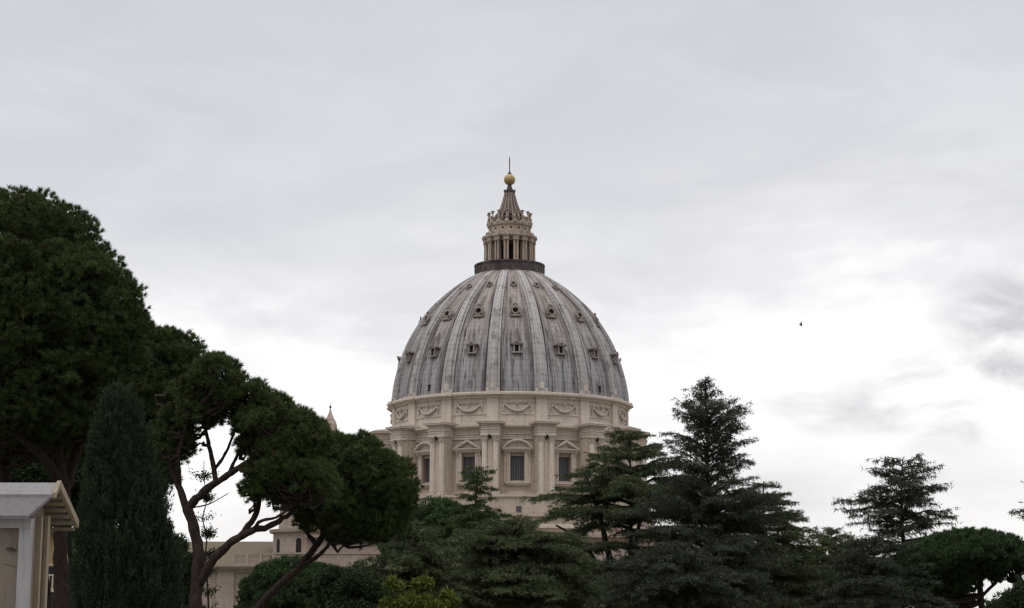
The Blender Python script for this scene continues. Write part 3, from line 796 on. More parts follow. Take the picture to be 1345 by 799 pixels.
# ---- body of the church: crossing, north arm, nave roof, small cupola
def body():
    L = lambda px, Y: P(px, 700, Y)[0] - AXIS                 # local x of a photo column at distance Y
    yl = lambda Y: Y - D
    # square block under the drum and the long arm
    mb = MB(); zt = Zf(703, 36)
    mb.box(-37, 37, -37, 37, BASEZ - 2, zt - .5); mb.box(-38, 38, -38, 38, zt - .498, zt)
    link('crossing_block', mb.mesh('crossing_block'), M_NAVE, bas)
    Y0 = 322.0
    z1 = P(0, 742, Y0)[2]
    x0, x1 = L(150, Y0), L(985, Y0)
    mb = MB(); mb.box(x0, x1, yl(Y0), 60, BASEZ - 2, z1 - 1.4)
    xs = np.arange(x0, x1, 9.5)
    for x in xs: mb.box(x, x + 3.2, yl(Y0) - .45, yl(Y0) + .2, BASEZ - 2, z1 - 1.403)
    link('church_wall', mb.mesh('church_wall'), M_NAVE, bas)
    mb = MB()
    for (h0, h1, o) in ((1.4, 1.05, .4), (1.048, .7, .7), (.698, .35, 1.2), (.348, 0, 1.45)):
        mb.box(x0 - o, x1 + o, yl(Y0) - o, 60 + o, z1 - h0, z1 - h1)
    link('church_cornice', mb.mesh('church_cornice'), M_NAVE, bas)
    # balustrade in front of the small cupola
    def Zy(py): return P(0, py, Y0)[2]
    mb = MB(); xa, xb = L(308, Y0), L(360, Y0); yb = yl(Y0) + .3
    zb0, zb1 = z1, Zy(726.5)
    mb.box(xa, xb, yb - .25, yb + .25, zb0, zb0 + .4); mb.box(xa, xb, yb - .28, yb + .28, zb1 - .3, zb1)
    for x in np.arange(xa, xb, .42): mb.lathe([(.07, zb0 + .4), (.16, zb0 + .9), (.07, zb1 - .3)], 6, (x + .2, yb))
    for x in np.linspace(xa, xb, 4): mb.box(x - .3, x + .3, yb - .33, yb + .33, zb0 + .002, zb1 + .1)
    link('balustrade', mb.mesh('balustrade'), M_NAVE, bas)
    mb = MB(); xc = L(520, Y0); mb.box(xb, xc, yb - .25, yb + .3, zb0 + .002, zb1 - .2); mb.box(xb, xc, yb - .4, yb + .35, zb1 - .198, zb1 + .1)
    link('parapet', mb.mesh('parapet'), M_NAVE, bas)
    # nave roof: tiled, ridge along x
    zr = P(0, 711.5, 350)[2]; yr = 350 - D
    mb = MB(); xl, xr = L(120, 350), L(372, 350)
    ye = yl(Y0) + 2.0; ze = z1 + .1
    mb.add([(xl, ye, ze), (xr, ye, ze), (xr, yr, zr), (xl + 12, yr, zr), (xl, yr + 26, ze), (xr, yr + 26, ze)], [(0, 1, 2, 3), (3, 2, 5, 4), (0, 3, 4), (1, 5, 2)])
    m, t, b = principled('roof_tiles'); p = geo_pos(t); sp = t.n.new('ShaderNodeSeparateXYZ'); t.l.new(p, sp.inputs[0])
    n = t.noise(p, 0.5, 5, .65); st = t.math('LESS_THAN', t.math('FRACT', t.math('MULTIPLY', sp.outputs[0], 2.2)), .4)
    c = t.mix(n, (0.095, 0.072, 0.046), (0.155, 0.125, 0.082)); c = t.mix(t.math('MULTIPLY', st, .3), c, (0.10, 0.08, 0.055)); t.l.new(c, b.inputs[0]); b.inputs['Roughness'].default_value = .9
    link('nave_roof', mb.mesh('nave_roof'), m, bas)
    # small cupola
    Yc = 340.0; cx, cy = L(432, Yc), yl(Yc); mm = Yc / FPX
    Zc = lambda py: P(432, py, Yc)[2]
    mb = MB(); c = (cx, cy)
    seg = 16; R1 = 72 * mm
    mb.lathe([(R1 + .5, z1 - 1), (R1 + .5, Zc(733)), (R1, Zc(732)), (R1, Zc(702)), (R1 + .7, Zc(701)), (R1 + .8, Zc(697)), (R1 - 1, Zc(696)), (R1 - 1.2, Zc(660)), (R1 - .3, Zc(659)), (R1 - .2, Zc(655)), (R1 - 1.3, Zc(654))], 8 * 4, c)
    cup = link('small_cupola', mb.mesh('small_cupola', 30), M_NAVE, bas)
    mb = MB(); mb.lathe([(( 60 * cos(t)) * mm, Zc(654 - 62 * sin(t))) for t in np.linspace(0, 1.40, 12)], 48, c)
    link('cupola_dome', mb.mesh('cupola_dome', 40), M_RIB, cup)
    me = cup.children[0].data; me.uv_layers.new(name='UVMap')
    mb = MB(); mb.lathe([(10.5 * mm, Zc(596)), (10.5 * mm, Zc(590)), (8.0 * mm, Zc(589)), (8.0 * mm, Zc(572)), (10.2 * mm, Zc(570.5)), (11.0 * mm, Zc(566.5)), (9.6 * mm, Zc(565.6)), (9.4 * mm, Zc(560)), (8.6 * mm, Zc(557)), (7.6 * mm, Zc(554)),
                        (5.2 * mm, Zc(550)), (3.0 * mm, Zc(545)), (1.6 * mm, Zc(541)), (.9 * mm, Zc(537.5)), (.6 * mm, Zc(536.2))], 24, (c[0] - 1.0 * mm, c[1]))
    for k in range(8):
        a = 2 * pi * k / 8 + .2; mb.lathe([(.25, Zc(589)), (.22, Zc(571))], 8, (c[0] - mm + 9.2 * mm * sin(a), c[1] + 9.2 * mm * cos(a)))
    link('cupola_lantern', mb.mesh('cupola_lantern', 30), M_LANT, cup)
    mb = MB(); zb = Zc(534.7); rb = 1.7 * mm
    mb.lathe([(max(.001, rb * sin(t)), zb - rb * cos(t)) for t in np.linspace(0, pi, 11)], 14, (c[0] - mm, c[1])); mb.tube([(c[0] - mm, c[1], zb + rb), (c[0] - mm, c[1], Zc(528.5))], [.05, .03], 5)
    link('cupola_finial', mb.mesh('cupola_finial', 50), M_SPIRE, cup)
    for a in (-1.0, -.45, .1, .65):
        mb = MB()
        hw_ = .55
        ca, sa = cos(a), sin(a); pts = []
        prf = [(-hw_, Zc(731)), (hw_, Zc(731)), (hw_, Zc(713))] + [(hw_ * cos(t), Zc(713) + hw_ * sin(t)) for t in np.linspace(.3, 2.8, 6)] + [(-hw_, Zc(713))]
        q = len(prf)
        for rr in (R1 + .06, R1 - .5): pts += [(cx + x * ca + rr * sa, cy + x * sa - rr * ca, z) for x, z in prf]
        mb.add(pts, [tuple(range(q)), tuple(range(2 * q - 1, q - 1, -1))] + [(i, i + q, (i + 1) % q + q, (i + 1) % q) for i in range(q)])
        link('cupola_opening', mb.mesh('cupola_opening'), M_HOLE, cup)
body()

# ================================================================ trees
def leaf_mesh(name, o, d, L, w, tone, up=None, rng=None):
    """a mesh of thin pointed blades: origins, directions, lengths, widths, tone per blade"""
    n = len(o)
    d = d / (np.linalg.norm(d, axis=1)[:, None] + 1e-9)
    rnd = rng.normal(size=(n, 3)); s = np.cross(d, rnd); s /= np.linalg.norm(s, axis=1)[:, None] + 1e-9
    L = np.broadcast_to(L, (n,))[:, None]; w = np.broadcast_to(w, (n,))[:, None]
    V = np.empty((n, 3, 3), np.float32)
    V[:, 0] = o + s * w * .5; V[:, 1] = o - s * w * .5; V[:, 2] = o + d * L
    me = bpy.data.meshes.new(name)
    me.vertices.add(3 * n); me.loops.add(3 * n); me.polygons.add(n)
    me.vertices.foreach_set('co', V.ravel())
    me.loops.foreach_set('vertex_index', np.arange(3 * n, dtype=np.int32))
    me.polygons.foreach_set('loop_start', np.arange(0, 3 * n, 3, dtype=np.int32))
    a = me.attributes.new('tone', 'FLOAT', 'FACE'); a.data.foreach_set('value', tone.astype(np.float32))
    me.update(calc_edges=True)
    return me

def unit(rng, n):
    v = rng.normal(size=(n, 3)); return v / np.linalg.norm(v, axis=1)[:, None]

def spread(rng, c, d, n, ang):
    """n directions in a cone about each d, starting at each c"""
    N = len(c); dd = np.repeat(d, n, 0) + rng.normal(size=(N * n, 3)) * ang
    return np.repeat(c, n, 0), dd

def wobble(pts, n, amp, rng):
    """a polyline resampled into a slightly crooked smooth limb"""
    pts = np.asarray(pts, float); s = np.r_[0, np.cumsum(np.linalg.norm(np.diff(pts, axis=0), axis=1))]
    m = np.gradient(pts, s, axis=0) if len(pts) > 2 else np.repeat((pts[1:] - pts[:1]) / s[-1], 2, 0)
    q = np.linspace(0, s[-1], n); out = []
    for t in q:
        i = min(np.searchsorted(s, t, 'right') - 1, len(s) - 2); h = s[i + 1] - s[i]; u = (t - s[i]) / h
        out.append((2 * u ** 3 - 3 * u ** 2 + 1) * pts[i] + (u ** 3 - 2 * u ** 2 + u) * h * m[i] + (-2 * u ** 3 + 3 * u ** 2) * pts[i + 1] + (u ** 3 - u ** 2) * h * m[i + 1])
    out = np.array(out); out[1:-1] += rng.normal(size=(n - 2, 3)) * amp
    return out

def tree(name, label, base, group, trunk_mb, tm, crown_me, cm, cat='tree'):
    t = thing(name, tuple(base), label, cat, group)
    inv = -np.asarray(base, float)
    me = trunk_mb.mesh('trunk', 60); me.transform(__import__('mathutils').Matrix.Translation(inv)); link('trunk', me, tm, t)
    crown_me.transform(__import__('mathutils').Matrix.Translation(inv)); link('crown', crown_me, cm, t)
    return t

def pine(label, Y, limbs, ells, seed, group=None, mat=None, clump=1.0, ncl=1.0, tn=20, L=.30, w=.022, fill=.5, tpc=60, name='stone_pine', base_px=None, hole=-.7, rough=.06, under=-.25, twigs=True):
    """limbs: list of (list of (px, py, dY), r0, r1); ells: crown masses (px, py, dY, rx_px, rz_px, ry_m)"""
    rng = np.random.default_rng(seed); s = Y / FPX
    T = MB(); ends = []
    for pts, r0, r1 in limbs:
        pp = [P(a, b, Y + c) for a, b, c in pts]
        if pts[0][1] >= 799 : pp = [np.array((pp[0][0], pp[0][1], gz(Y) - .2))] + pp
        n = max(6, 5 * len(pp)); q = wobble(pp, n, r0 * .10, rng)
        T.tube(q, np.linspace(r0, r1, n) * (1 + .06 * rng.normal(size=n)), 10); ends += list(q[n // 3:])
    ends = np.array(ends)
    O, Dv, TN = [], [], []
    for (px, py, dY, rx, rz, ry) in ells:
        c = P(px, py, Y + dY); r = np.array((rx * s, ry, rz * s)); area = (r[0] * r[1] + r[0] * r[2] + r[1] * r[2]) / 3 * 4 * pi
        k = int(ncl * area * .62 / (clump * clump)); u = unit(rng, k * 3); u = u[u[:, 2] > under][:k]
        kv = rng.normal(size=(6, 3)) * np.array([3, 3, 4, 6, 6, 8])[:, None] * max(.6, min(1.6, r.mean() / 2)); ph = rng.uniform(0, 6.3, 6)
        fld = np.sin(u @ kv.T + ph).mean(1) * 1.9                       # bumps and hollows of the crown
        u, fld = u[fld > hole], fld[fld > hole]
        cr = clump * rng.uniform(.6, 1.15, len(u))
        cc = c + u * (r - cr[:, None] * .75) * (rng.uniform(.84, 1.03, len(u)) + rough * fld)[:, None]
        # some clumps deeper inside
        k2 = int(k * fill); u2 = unit(rng, k2 * 2); u2 = u2[u2[:, 2] > -.75][:k2]
        cc2 = c + u2 * r * rng.uniform(.35, .8, (len(u2), 1)); cr2 = clump * rng.uniform(.6, 1.0, len(u2))
        for cen, rad, uu, tp in ((cc, cr, u, tpc), (cc2, cr2, u2, tpc // 2)):
            n = len(cen); di = unit(rng, n * tp); di[:, 2] = np.abs(di[:, 2]) * np.where(rng.random(n * tp) < .78, 1, -.55)
            ce = np.repeat(cen, tp, 0); ra = np.repeat(rad, tp)[:, None] * rng.uniform(.78, 1.03, (n * tp, 1)); out = np.repeat(uu, tp, 0)
            pos = ce + di * ra * np.array((1, 1, .72))
            dr = di * .8 + out * .5 + np.array((0, 0, .55))
            tone = np.clip(np.repeat(rng.normal(.45, .13, n), tp) + rng.normal(0, .17, n * tp), 0, .96)
            O.append(pos); Dv.append(dr / np.linalg.norm(dr, axis=1)[:, None]); TN.append(tone)
        if twigs and len(ends):
            for cen in np.concatenate([cc[rng.random(len(cc)) < .6], cc2[rng.random(len(cc2)) < .5]]):
                low = ends[:, 2] < cen[2] + .2
                e = ends[low] if low.any() else ends
                dd = np.linalg.norm(e - cen, axis=1) + .4 * np.abs(e[:, 2] - cen[2]); p0 = e[np.argmin(dd)]
                if np.linalg.norm(p0 - cen) > 5.5: continue
                if rng.random() < .5 and np.linalg.norm(p0 - cen) > 1.0:
                    sd = p0 + (cen - p0) * rng.uniform(.35, .6) + rng.normal(size=3) * .1; T.tube(wobble([sd, sd + rng.normal(size=3) * .10 + (0, 0, .08), sd + rng.normal(size=3) * .16 + (0, 0, .15)], 5, .02, rng), np.linspace(.022, .008, 5), 4)
                mid = (p0 + cen) / 2 + np.array((0, 0, -.12 * np.linalg.norm(p0 - cen))) + rng.normal(size=3) * .12
                T.tube(wobble([p0, mid, cen], 7, .04, rng), np.linspace(.07, .018, 7) * (Y / 60), 5)
    O = np.concatenate(O); Dv = np.concatenate(Dv); TN = np.concatenate(TN)
    o, d = spread(rng, O, Dv, tn, .62)
    o = o + rng.normal(size=o.shape) * L * .10
    TN = np.where(rng.random(len(TN)) < .018, 1.2, np.minimum(TN, .85))
    tone = np.repeat(TN, tn) + rng.normal(0, .04, len(o))
    me = leaf_mesh('crown', o, d, L * rng.uniform(.6, 1.1, len(o)), w, tone, rng=rng)
    b = base_px if base_px else limbs[0][0][0]
    bp = P(b[0], b[1], Y); base = (bp[0], bp[1], gz(Y))
    print('pine', label[:30], len(o))
    return tree(name, label, base, group, T, M_BARK, me, mat or M_PINE)

def cedar(label, Y, apex, foot_px, prof_pts, seed, group=None, mat=None, nb=70, droop=.30, rise=.25, dens=9.0, L=.34, w=.05, tr=.35, bottom=830, name='cedar', hang=.35, dead=.0, shape=1.0, trunks=(), twl=.42, skip=None, sp_per_m=16, tip=.25, tiers=0, flat=1.0, gaps=()):
    """prof_pts: (py, half width in px) down the tree; branches in loose tiers"""
    rng = np.random.default_rng(seed); s = Y / FPX; nb = int(nb * 1.25); L *= .78; w *= .85; sp_per_m *= 1.5
    T = MB()
    A = P(apex[0], apex[1], Y); F = P(foot_px, bottom, Y); G = np.array((F[0], F[1], gz(Y) - .3))
    zs = np.array([P(0, py, Y)[2] for py, _ in prof_pts]); ws = np.array([h * s for _, h in prof_pts])
    order = np.argsort(zs); zs, ws = zs[order], ws[order]
    stem = wobble([G, (G * .45 + A * .55) + rng.normal(size=3) * .15, A], 16, .05, rng)
    T.tube(stem, np.linspace(tr, .025, 16), 9)
    gz_ = [(P(0, b, Y)[2], P(0, a, Y)[2], pr) for a, b, pr in gaps]
    for pts, r0, r1 in trunks:
        q = wobble([P(a, b, Y + c) for a, b, c in pts], 12, .05, rng); T.tube(q, np.linspace(r0, r1, 12), 8)
    O, Dv, TN, LL = [], [], [], []
    zlo = zs[0]; ztop = A[2]
    tz = zlo + (ztop - zlo) * np.linspace(.02, .96, tiers) + rng.normal(size=tiers) * .10 if tiers else None
    for i in range(nb):
        h = (i + .5) / nb
        h = h ** .85
        z = zlo + (ztop - zlo) * (.985 * h)
        z += rng.normal() * .12
        if tiers: z += (tz[np.argmin(np.abs(tz - z))] - z) * rng.uniform(.05, .6)
        W = np.interp(z, zs, ws) * (rng.uniform(.50, 1.12) if rng.random() < .6 else rng.uniform(.9, 1.08))
        if W < .15: W = .15
        az = i * 2.39996 + rng.normal() * .35
        if any(zz0 < z < zz1 and rng.random() < pr for zz0, zz1, pr in gz_): continue
        if skip and skip(az % (2 * pi), z): continue
        k = np.searchsorted(stem[:, 2], z); k = min(max(k, 1), len(stem) - 1)
        f = (z - stem[k - 1, 2]) / (stem[k, 2] - stem[k - 1, 2] + 1e-6); p0 = stem[k - 1] + (stem[k] - stem[k - 1]) * f
        hd = np.array((sin(az), -cos(az), 0)); m = 7; t = np.linspace(0, 1, m)
        young = np.clip((z - zlo) / (ztop - zlo + 1e-6), 0, 1)
        rs = rise * (.6 + 1.3 * young) + rng.normal() * .11; dr = droop * (1.1 - .5 * young)
        q = p0 + hd * (W * t[:, None]) + np.array((0, 0, 1)) * (W * (rs * t - dr * t ** 2))[:, None]
        q[1:] += rng.normal(size=(m - 1, 3)) * .04 * np.sqrt(W)
        T.tube(q, np.linspace(max(.022, .022 * W), .008, m), 5)
        nt = max(5, int(W * dens * rng.uniform(.55, 1.3))); ts = rng.uniform(.10 if W < 1.5 else .18, 1, nt); ts[0] = 1
        seg = np.minimum((ts * (m - 1)).astype(int), m - 2); fr = ts * (m - 1) - seg
        tp = q[seg] + (q[seg + 1] - q[seg]) * fr[:, None]
        side = np.array((cos(az), sin(az), 0)); sg = rng.choice([-1, 1], nt)[:, None]; an = rng.uniform(.5, 1.25, nt)[:, None]; an[0] = .05
        td = hd * np.cos(an) + side * sg * np.sin(an) + np.array((0, 0, 1)) * rng.normal(.05, .14 * flat, (nt, 1))
        tl = np.clip(W * twl * (1.05 - ts * .75) * rng.uniform(.5, 1.2, nt), .22, 2.4)
        bt = rng.normal(.45, .13)
        for a in range(nt):
            n = max(4, int(tl[a] * sp_per_m)); u = rng.random(n)
            pos = tp[a] + td[a] * (tl[a] * u)[:, None]; pos[:, 2] -= .22 * tl[a] * u ** 2; pos += rng.normal(size=(n, 3)) * np.array((.06, .06, .035 * flat))
            dd = td[a] * .9 + rng.normal(size=(n, 3)) * np.array((.7, .7, .38 * flat)) + np.array((0, 0, .12))
            hg = rng.random(n) < hang; dd[hg] = dd[hg] * .45 + np.array((0, 0, -.85))
            O.append(pos); Dv.append(dd); TN.append(np.clip(bt + rng.normal(0, .15, n), 0, .96 + dead)); LL.append(L * rng.uniform(.5, 1.15, n))
    # leader
    n = 60; u = rng.random(n); O.append(stem[-3] + (A - stem[-3]) * u[:, None]); dd = unit(rng, n) + np.array((0, 0, .7)); Dv.append(dd); TN.append(np.full(n, .5)); LL.append(np.full(n, tip))
    O = np.concatenate(O); Dv = np.concatenate(Dv); TN = np.concatenate(TN); LL = np.concatenate(LL)
    o, d = spread(rng, O, Dv / np.linalg.norm(Dv, axis=1)[:, None], 2, .35)
    me = leaf_mesh('crown', o, d, np.repeat(LL, 2), w, np.repeat(TN, 2), rng=rng)
    print('cedar', label[:30], len(o))
    return tree(name, label, (F[0], F[1], gz(Y)), group, T, M_BARKD, me, mat or M_CED)

def bushy(label, Y, ells, seed, mat, group=None, name='evergreen_tree', clump=.8, ncl=1.0, leaves=700, L=.22, w=.09, trunk=None, tr=.3, cat='tree', fill=.5, flat=.8):
    """broad-leaved crown: leaf clumps through the crown's outer volume"""
    rng = np.random.default_rng(seed); s = Y / FPX; T = MB(); O, Dv, TN = [], [], []
    cx = np.mean([e[0] for e in ells]); F = P(trunk[0] if trunk else cx, 800, Y); base = np.array((F[0], F[1], gz(Y)))
    for (px, py, dY, rx, rz, ry) in ells:
        c = P(px, py, Y + dY); r = np.array((rx * s, ry, rz * s)); area = (r[0] * r[1] + r[0] * r[2] + r[1] * r[2]) / 3 * 4 * pi
        k = int(ncl * area * .6 / clump ** 2) + 6; u = unit(rng, 3 * k); u = u[u[:, 2] > -.6][:k]
        q = rng.uniform(.72, 1.03, (len(u), 1)); q[: int(len(u) * fill * .5)] *= .6
        cc = c + u * np.maximum(r - clump * .6, .2) * q; cr = clump * rng.uniform(.5, 1.1, len(u))
        T.tube(wobble([base - (0, 0, .2), (base + c) / 2 + rng.normal(size=3) * .3, c], 9, .06, rng), np.linspace(tr, tr * .3, 9), 8)
        for cen, rad, uu in zip(cc, cr, u):
            n = leaves; di = unit(rng, n); pos = cen + di * rad * np.array((1, 1, flat)) * rng.uniform(.45, 1, (n, 1)) ** .6
            O.append(pos); Dv.append(di * .6 + uu * .4 + rng.normal(size=(n, 3)) * .6); TN.append(np.clip(rng.normal(.45, .16) + rng.normal(0, .15, n), 0, .96))
            if rng.random() < .5: T.tube(wobble([c, (c + cen) / 2 - (0, 0, .1), cen], 6, .05, rng), np.linspace(tr * .25, .015, 6), 5)
    O = np.concatenate(O); Dv = np.concatenate(Dv); TN = np.concatenate(TN)
    me = leaf_mesh('crown', O, Dv, L * rng.uniform(.6, 1.2, len(O)), w, TN, rng=rng)
    print('bushy', label[:30], len(O))
    return tree(name, label, base, group, T, M_BARKD, me, mat, cat)

GP = 'umbrella pines on the left'
GC = 'cedars in front of the church'

# --- tall pine filling the left edge
pine('tallest umbrella pine with dense dark crown, filling the left edge above the kiosk', 60,
     [([(80, 799, 0), (80, 700, 0), (84, 640, 0), (70, 585, -.5), (40, 520, -1)], .34, .16), ([(83, 650, 0), (98, 600, .8), (115, 540, 1.5), (130, 480, 1.5)], .22, .09),
      ([(72, 590, -.5), (62, 520, .6), (50, 440, 0)], .18, .08), ([(84, 640, 0), (55, 600, -1), (5, 555, -2), (-50, 500, -2)], .2, .08)],
     [(-35, 452, 0, 215, 220, 4.8), (75, 425, -.6, 112, 122, 3.4), (108, 490, 0, 92, 90, 3.0), (40, 328, 0, 95, 82, 3.0), (20, 545, -1, 90, 60, 3.0), (105, 555, 0, 75, 55, 2.6), (150, 415, 0, 48, 62, 2.0)], 11, GP, clump=0.58, tpc=17, ncl=1.0, fill=.9, tn=38, L=0.184, w=0.020, under=-.7)
pine('dark umbrella pine behind the tallest one, its trunk rising at the left edge', 72,
     [([(4, 799, 0), (6, 640, 0), (2, 540, 0), (-20, 470, 0)], .36, .2), ([(5, 600, 0), (45, 545, 0), (80, 500, 0)], .2, .1)],
     [(-30, 520, 0, 150, 100, 4.0), (60, 540, 0, 120, 80, 4.0), (150, 540, 1, 75, 75, 3.0)], 12, GP, clump=0.65, tpc=17, ncl=.9, fill=.8, tn=32, L=0.200, w=0.025, under=-.9)
pine('umbrella pine whose crown leans out behind the cypress tip', 66,
     [([(205, 799, 2), (208, 690, 1), (206, 610, 0), (195, 560, 0)], .24, .12), ([(207, 620, 0), (225, 580, .3), (238, 530, 0)], .14, .06), ([(206, 640, 0), (185, 590, 0), (172, 540, 0)], .14, .06)],
     [(190, 512, 0, 80, 96, 2.6), (225, 490, 0, 46, 62, 2.0), (165, 580, 0, 66, 66, 2.2), (218, 565, .5, 40, 55, 1.8), (200, 620, .3, 36, 40, 1.6)], 13, GP, clump=0.51, tpc=13, ncl=1.05, fill=.85, tn=35, L=0.22, w=.025, under=-.7)
# --- the forked pine, seen with bare limbs
pine('umbrella pine with bare forked trunk and open limbs, right of the cypress', 56,
     [([(256, 799, 0), (258, 770, 0), (262, 740, 0), (256, 700, 0), (246, 668, 0)], .25, .17),
      ([(246, 670, 0), (233, 635, 0), (222, 600, .4), (212, 560, .6), (205, 520, .6)], .13, .05),
      ([(246, 668, 0), (265, 648, -.2), (284, 634, -.3), (318, 612, -.5), (352, 588, -.6), (385, 566, -.6)], .14, .05),
      ([(284, 634, -.3), (279, 605, 0), (272, 575, .2), (266, 540, .3)], .09, .04),
      ([(281, 618, -.1), (295, 598, .2), (306, 572, .5), (318, 540, .6)], .06, .025),
      ([(300, 624, -.3), (316, 590, .4), (336, 560, .6)], .07, .03), ([(236, 640, 0), (236, 590, -.5), (250, 545, -.6)], .07, .03), ([(247, 668, 0), (275, 662, .5), (300, 648, .8)], .03, .012),
      ([(262, 766, 0), (278, 738, -.3), (300, 716, -.5), (325, 700, -.6), (352, 692, -.6), (386, 672, -.8)], .17, .07),
      ([(316, 704, -.5), (336, 676, -.2), (342, 640, 0), (352, 605, .3)], .11, .05), ([(336, 676, -.2), (330, 640, .2), (316, 615, .5)], .05, .02), ([(333, 699, -.6), (340, 686, -.9), (362, 680, -1.1), (395, 655, -1.2)], .06, .03)],
     [(284, 508, 0, 40, 46, 1.5), (318, 537, .2, 48, 46, 1.7), (354, 562, 0, 46, 46, 1.7), (390, 582, 0, 42, 48, 1.7), (252, 545, 0, 38, 48, 1.4), (226, 590, .6, 34, 48, 1.3), (372, 622, -.4, 52, 55, 1.6), (350, 648, -.3, 36, 34, 1.3), (404, 640, -.6, 40, 42, 1.5), (333, 590, .4, 26, 22, 1.0), (414, 566, 0, 15, 16, .8)], 14, GP,
     clump=0.34, tpc=12, ncl=1.25, fill=.26, hole=-.28, rough=.09, tn=26, L=0.165, w=.018, under=-.3)
pine('umbrella pine with low rounded crown and slanting trunk, touching the drum of the church', 62,
     [([(338, 799, 0), (360, 776, 0), (392, 746, 0), (415, 716, 0), (432, 690, 0), (445, 660, 0)], .20, .09), ([(392, 746, 0), (420, 728, -.3), (433, 712, -.3), (434, 690, -.3)], .09, .05), ([(415, 716, 0), (398, 690, .4), (392, 650, .5)], .09, .05), ([(440, 672, 0), (470, 650, 0), (500, 640, 0)], .09, .04)],
     [(425, 622, 0, 58, 60, 2.0), (472, 636, 0, 62, 62, 2.3), (512, 645, 0, 40, 52, 1.9), (445, 672, -.3, 66, 50, 2.0), (497, 688, -.2, 44, 38, 1.7), (398, 640, .3, 46, 52, 1.8), (470, 700, -.3, 42, 26, 1.4), (450, 585, .4, 16, 12, .8)], 15, GP,
     clump=0.41, tpc=13, ncl=1.0, fill=.75, tn=35, L=0.20, w=.024, under=-.6)
pine('small round topped pine below the slanting trunk, in front of the church wall', 84,
     [([(385, 799, 0), (385, 790, 0), (380, 770, 0)], .2, .1)],
     [(380, 793, 0, 66, 62, 2.6), (350, 792, 0, 38, 44, 2.0), (412, 785, 0, 38, 48, 2.0)], 16, None, mat=M_PINE2, clump=0.41, tpc=14, ncl=1.1, fill=.5, tn=28, L=0.18, w=.028, under=-.6, name='round_pine')
pine('flat topped umbrella pine at the right edge, with forked trunk against the sky', 100,
     [([(1290, 799, 0), (1288, 785, 0), (1287, 765, 0), (1290, 750, 0)], .24, .16), ([(1288, 785, 0), (1303, 770, 0), (1318, 756, 0), (1335, 745, 0)], .1, .06), ([(1287, 770, 0), (1275, 775, .3), (1262, 755, .4)], .1, .06), ([(1290, 752, 0), (1300, 735, 0)], .12, .06), ([(1370, 799, 1), (1345, 770, 1), (1330, 752, 0)], .12, .08)],
     [(1275, 726, 0, 66, 33, 3.4), (1318, 735, 0, 52, 30, 3.2), (1226, 738, 0, 48, 32, 2.8), (1245, 762, .5, 40, 30, 2.2), (1205, 770, .5, 40, 40, 2.4), (1300, 756, .6, 18, 12, 1.2)], 17, None, mat=M_PINE2, clump=0.48, tpc=14, ncl=1.15, fill=.9, tn=26, L=0.22, w=.034, under=-.7)

# --- cypress
def cypress():
    rng = np.random.default_rng(21); Y = 47.0; s = Y / FPX
    A = P(155, 508, Y); F = P(174, 800, Y); base = np.array((F[0], F[1], 0.0)); H = A[2]
    T = MB(); T.tube([base, base + (0, 0, 1.2), (base + A) / 2, A - (0, 0, .4)], [.2, .17, .12, .03], 9)
    rows = [(0, 1.05), (.9, 1.2), (1.65, 1.2)] + [(P(0, y, Y)[2], w * s * .90) for y, w in ((760, 69), (700, 61), (650, 50), (600, 38), (560, 27), (530, 15), (512, 3))]
    rz = np.array([a for a, _ in rows]); rw = np.array([b for _, b in rows])
    n = 5600; z = rng.uniform(.15, H, n * 3); z = z[rng.random(len(z)) < np.interp(z, rz, rw) / 1.25][:n]; n = len(z)
    a = rng.uniform(0, 2 * pi, n)
    lump = 1 + .06 * np.sin(5 * a + 2.2 * z) + .06 * np.sin(3 * a - 3.7 * z + 1) + .09 * np.sin(9 * a + 5.1 * z) * np.sin(4.3 * z + 2) + .045 * rng.normal(size=n)
    r = np.interp(z, rz, rw) * lump * np.where(rng.random(n) < .62, rng.uniform(.88, 1.02, n), rng.uniform(.45, .85, n))
    f = z / H; cx = base[0] + (A[0] - base[0]) * f; cy = base[1] + (A[1] - base[1]) * f
    c = np.stack([cx + r * np.sin(a), cy - r * np.cos(a), z - .15], 1)
    d = np.stack([np.sin(a) * .38, -np.cos(a) * .38, np.ones(n)], 1) + rng.normal(size=(n, 3)) * .13
    m = 50; tone = np.clip(rng.normal(.45, .17, n), 0, .96)
    u = rng.random((n, m)) ; dn = d / np.linalg.norm(d, axis=1)[:, None]
    pos = c[:, None, :] + dn[:, None, :] * (u * .46)[..., None] + rng.normal(size=(n, m, 3)) * (.075 * (1.1 - u))[..., None]
    dd = dn[:, None, :] * .9 + rng.normal(size=(n, m, 3)) * .45
    o = pos.reshape(-1, 3); dd = dd.reshape(-1, 3); tn = np.repeat(tone, m) + rng.normal(0, .08, n * m)
    me = leaf_mesh('crown', o, dd, .10 * rng.uniform(.6, 1.2, len(o)), .024, tn, rng=rng)
    print('cypress', len(o))
    tree('cypress', 'slender blue green cypress with pointed tip, between the kiosk and the forked pine', base, None, T, M_BARKD, me, M_CYP)
cypress()

